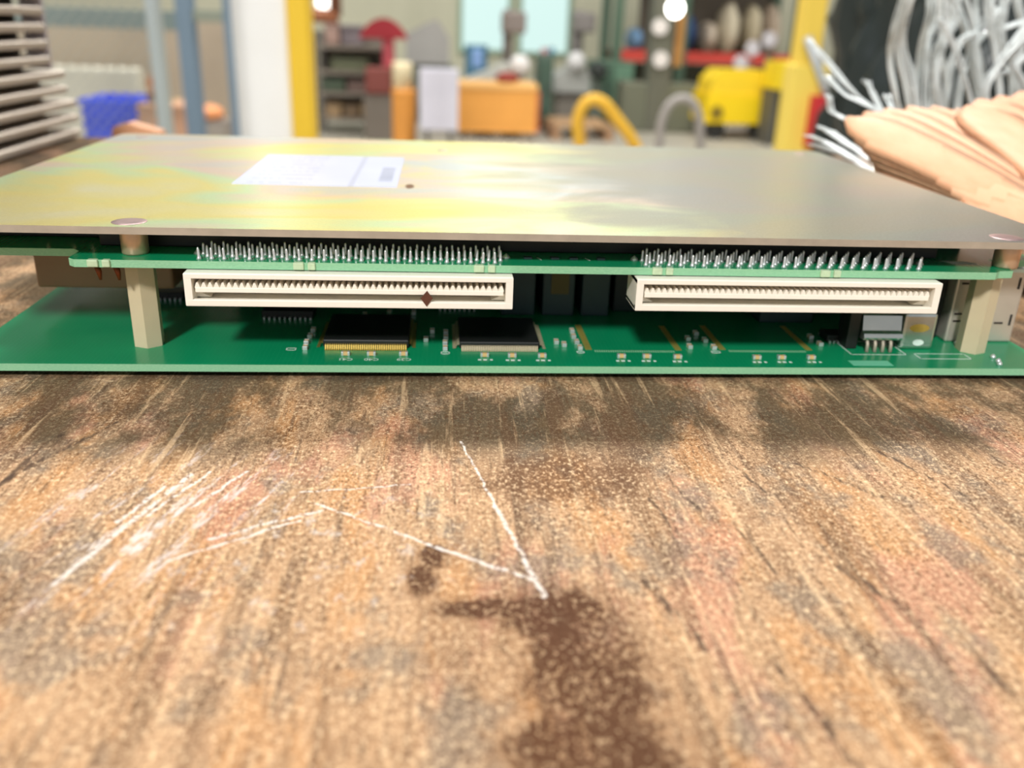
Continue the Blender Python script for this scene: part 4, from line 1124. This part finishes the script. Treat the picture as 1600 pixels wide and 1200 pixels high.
# ---- storage rack with red beams, right of centre
YK = 10.2
x0, x1, z0, z1 = span(962, 81, 1240, 98, YK)
rr_ = thing('storage_rack', 'tall storage rack with red beams behind the yellow truck', 'rack', (x0, YK, 0))
wd = x1 - x0
bz = at(1080, 90, YK).z
def bz_at(px, py): return at(px, py, YK).z
beam = col('beam_red', (206, 70, 58))
for zz_ in (bz, bz + 1.0):
    MB().box(0, wd, -0.03, 0.03, zz_ - 0.06, zz_ + 0.06, 0.004).build('beam', beam, rr_)
    MB().box(0, wd, 0.77, 0.83, zz_ - 0.06, zz_ + 0.06, 0.004).build('beam', beam, rr_)
    MB().box(0, wd, 0.03, 0.77, zz_ + 0.03, zz_ + 0.055).build('deck', col('rack_deck', (128, 116, 100)), rr_)
for fx_ in (0.0, 0.36, 1.0):
    for y in (0, 0.8):
        MB().box(wd * fx_ - 0.05, wd * fx_ + 0.05, y - 0.045, y + 0.045, 0, 3.4).build('upright', col('rack_green', (84, 108, 88)), rr_)
MB().box(0, wd, 0.86, 0.88, 0.1, bz - 0.1).build('back_sheet', col('rack_back', (106, 108, 92)), rr_)
MB().box(wd * 0.2, wd, 0.86, 0.88, bz - 0.08, 3.3).build('back_sheet', col('rack_back_brown', (104, 94, 80)), rr_)
def rack_bag(label, px0, px1, py0, rgb, seed, cat='sack', name='rack_sack'):
    a, b_, _, zt_ = span(px0, py0, px1, py0 + 4, YK)
    zb2 = bz + 0.056
    o = sack(name, label, ((a + b_) / 2, YK + 0.35, zb2), (b_ - a) / 2, 0.3, (zt_ - zb2) / 1.86, seed)
    o.data.materials.clear(); o.data.materials.append(col('sackc_%d_%d_%d' % rgb, rgb)); o['category'] = cat
    return o
rack_bag('dark blue tarpaulin bundle on the red rack beam under the bright lamp', 1062, 1100, 16, (44, 78, 128), 1.0, 'bundle', 'blue_tarpaulin')
rack_bag('pale tan sack on the red rack beam right of the blue tarpaulin', 1108, 1132, 34, (188, 172, 152), 2.0)
rack_bag('tall cream sack standing on the red rack beam', 1140, 1170, 4, (202, 190, 164), 3.0)
rack_bag('narrow beige sack on the red rack beam near the yellow post', 1182, 1204, 8, (190, 178, 150), 4.0)
rack_bag('brownish sack on the red rack beam beside the yellow post', 1212, 1234, 6, (176, 158, 138), 5.0)
rack_bag('pale blue bag at the left end of the red rack beam', 990, 1014, 44, (108, 142, 176), 6.0, 'bag')
# olive steel post with pale discs added as blurred highlights, in front of the rack
x0, x1, _, _ = span(1016, 0, 1050, 200, 8.9)
ol = thing('control_column', 'dark olive control column with added pale highlight discs right of the green locker', 'machine', ((x0 + x1) / 2, 8.9, 0))
hw = (x1 - x0) / 2
MB().box(-hw, hw, 0, 0.25, 0, 2.4, 0.01).build('column', col('olive_dark', (98, 98, 84)), ol)
MB().box(-hw - 0.25, hw + 0.3, 0.02, 0.4, 0, at(1040, 130, 8.9).z, 0.02).build('base', col('olive_base', (104, 106, 88)), ol)
for px, py in [(1031, 42), (1032, 93)]:
    q_ = at(px, py, 8.88)
    MB().lathe((q_.x - (x0 + x1) / 2, -0.02, q_.z), [(0.075, -0.02), (0.075, 0.01), (0.05, 0.02)], 18, True, 'y').build('glint_disc', col('glint_pale', (222, 216, 212), 0.3), ol)  # pale disc standing in for a blurred specular highlight
a = at(1048, 60, 8.8); 
MB().box(hw + 0.01, hw + 0.09, -0.02, 0.08, at(1048, 104, 8.9).z, at(1048, 20, 8.9).z, 0.01).build('conduit', col('conduit_orange', (168, 120, 62)), ol)

# ---- yellow floor truck
YT = 8.4
x0, x1, z0, z1 = span(1103, 150, 1214, 194, YT)
yt = thing('yellow_truck', 'bright yellow floor truck with two stacked bodies and black wheels', 'truck', ((x0 + x1) / 2, YT, 0))
hw = (x1 - x0) / 2
yel = col('truck_yellow', (246, 208, 10))
MB().prism([(-hw, z0 + 0.0), (hw * 0.92, z0), (hw, z0 + (z1 - z0) * 0.65), (hw * 0.9, z1), (-hw, z1)], 0, 0.55).build('chassis', yel, yt)
a, b_, zc, zd = span(1112, 110, 1198, 150, YT)
cx = (x0 + x1) / 2
MB().prism([(a - cx, z1 + 0.002), (b_ - cx, z1 + 0.002), (b_ - cx + 0.01, zd), (a - cx + 0.10, zd), (a - cx + 0.02, zd - 0.10)], 0.03, 0.5).build('engine_cover', col('truck_yellow2', (242, 206, 36)), yt)
MB().box(hw * 0.72, hw * 0.80, 0.1, 0.2, z1, zd + 0.14).build('handle', col('handle_brown', (96, 84, 66)), yt)
MB().lathe((-hw * 0.7, -0.01, z0 + 0.10), [(0.06, -0.015), (0.06, 0.01)], 16, True, 'y').build('cap', col('cap_olive', (130, 108, 20)), yt)
for sx in (-0.6, 0.65):
    MB().lathe((hw * sx, 0.1, 0.09), [(0.09, -0.05), (0.09, 0.05)], 20, True, 'y').build('wheel', col('wheel_black', (44, 44, 42)), yt)
    MB().box(hw * sx - 0.03, hw * sx + 0.03, 0.02, 0.18, 0.15, z0 + 0.02).build('fork', col('wheel_black', (44, 44, 42)), yt)
# smaller yellow bin to its right
x0, x1, z0, z1 = span(1214, 96, 1252, 146, 8.0)
yb_ = thing('yellow_hopper', 'small yellow hopper on a dark stand between the truck and the yellow post', 'hopper', ((x0 + x1) / 2, 8.0, 0))
hw = (x1 - x0) / 2
MB().prism([(-hw, z0 + 0.03), (hw, z0), (hw, z1), (-hw * 0.8, z1 - 0.01)], 0, 0.4).build('bucket', col('hopper_yellow', (238, 206, 30)), yb_)
for sx in (-0.7, 0.6):
    MB().box(hw * sx - 0.025, hw * sx + 0.025, 0.05, 0.35, 0, z0 + 0.02).build('stand_leg', col('stand_dark', (90, 88, 80)), yb_)
# pale discs on rods, added to stand for blurred highlights near the rack
for i, (px, py, Y, lb) in enumerate([(1176, 76, 9.2, 'left added highlight disc on the rod above the yellow truck'), (1202, 62, 9.2, 'right added highlight disc on the rod above the yellow truck'), (1157, 98, 9.2, 'lowest added highlight disc just above the yellow truck body')]):
    q_ = at(px, py, Y)
    t = thing('glint_on_rod', lb, 'lid', (q_.x, Y, 0), 0, 'added highlight discs on rods')  # not a lid: added disc standing in for a blurred highlight
    MB().lathe((0, 0, q_.z), [(0.07, -0.02), (0.075, 0.0), (0.07, 0.02)], 18, True, 'y').build('disc', col('glint_shiny', (224, 220, 226), 0.25, 0.3), t)
    MB().tube([(0, 0.02, 0), (0, 0.02, q_.z)], 0.012, 8).build('rod', col('added_rod_grey', (110, 108, 100)), t)  # rod added only to carry the highlight disc
# scattered sheets on the floor under the truck
for i, (px, py, wd, rz, lb) in enumerate([(1150, 204, 0.36, 0.3, 'pale sheet on the floor below the yellow truck'), (1200, 212, 0.42, -0.2, 'grey sheet on the floor between the truck and the yellow post')]):
    Y = floor_y(px, py)
    q_ = at(px, py, Y)
    tag(MB().prism([(-wd / 2, 0.0), (wd / 2, 0.0), (wd / 2 - 0.02, 0.02), (0, 0.045), (-wd / 2, 0.015)], -0.35, 0.35).build('floor_sheet', col('sheet_%d' % i, (206, 198, 184) if i == 0 else (160, 156, 150)), None, (q_.x, Y, 0), rz), lb, 'sheet')

# ---- yellow post with a lever, right
YY = 3.0
p = at(1262, 60, YY)
x0, x1, _, _ = span(1246, 60, 1281, 64, YY)
yp = thing('yellow_post', 'pale yellow steel post with a grey lever left of the black sack', 'post', (p.x, YY, 0))
hw = (x1 - x0) / 2
MB().box(-hw, hw, -hw, hw, 0, 3.2, 0.006).build('shaft', col('post_yellow', (240, 206, 84)), yp)
zz_ = at(1255, 100, YY).z
MB().box(-hw - 0.01, hw + 0.035, -hw - 0.012, hw + 0.01, 0.0, zz_, 0.006).build('sleeve', col('sleeve_yellow', (244, 214, 96)), yp, label='wider yellow sleeve')
a = at(1262, 58, YY - 0.08) - Vector((p.x, YY, 0)); b_ = at(1302, 176, YY - 0.08) - Vector((p.x, YY, 0))
MB().tube([a, (a + b_) / 2, b_], 0.014, 10).build('lever', col('lever_grey', (192, 198, 202), 0.4, 0.3), yp)
x0, x1, z0, z1 = span(1268, 150, 1288, 232, YY - 0.1)
MB().box(x0 - p.x, x1 - p.x, -0.10, -0.05, z0, z1, 0.006).build('red_plate', col('plate_red', (196, 40, 48)), yp, label='red plate')
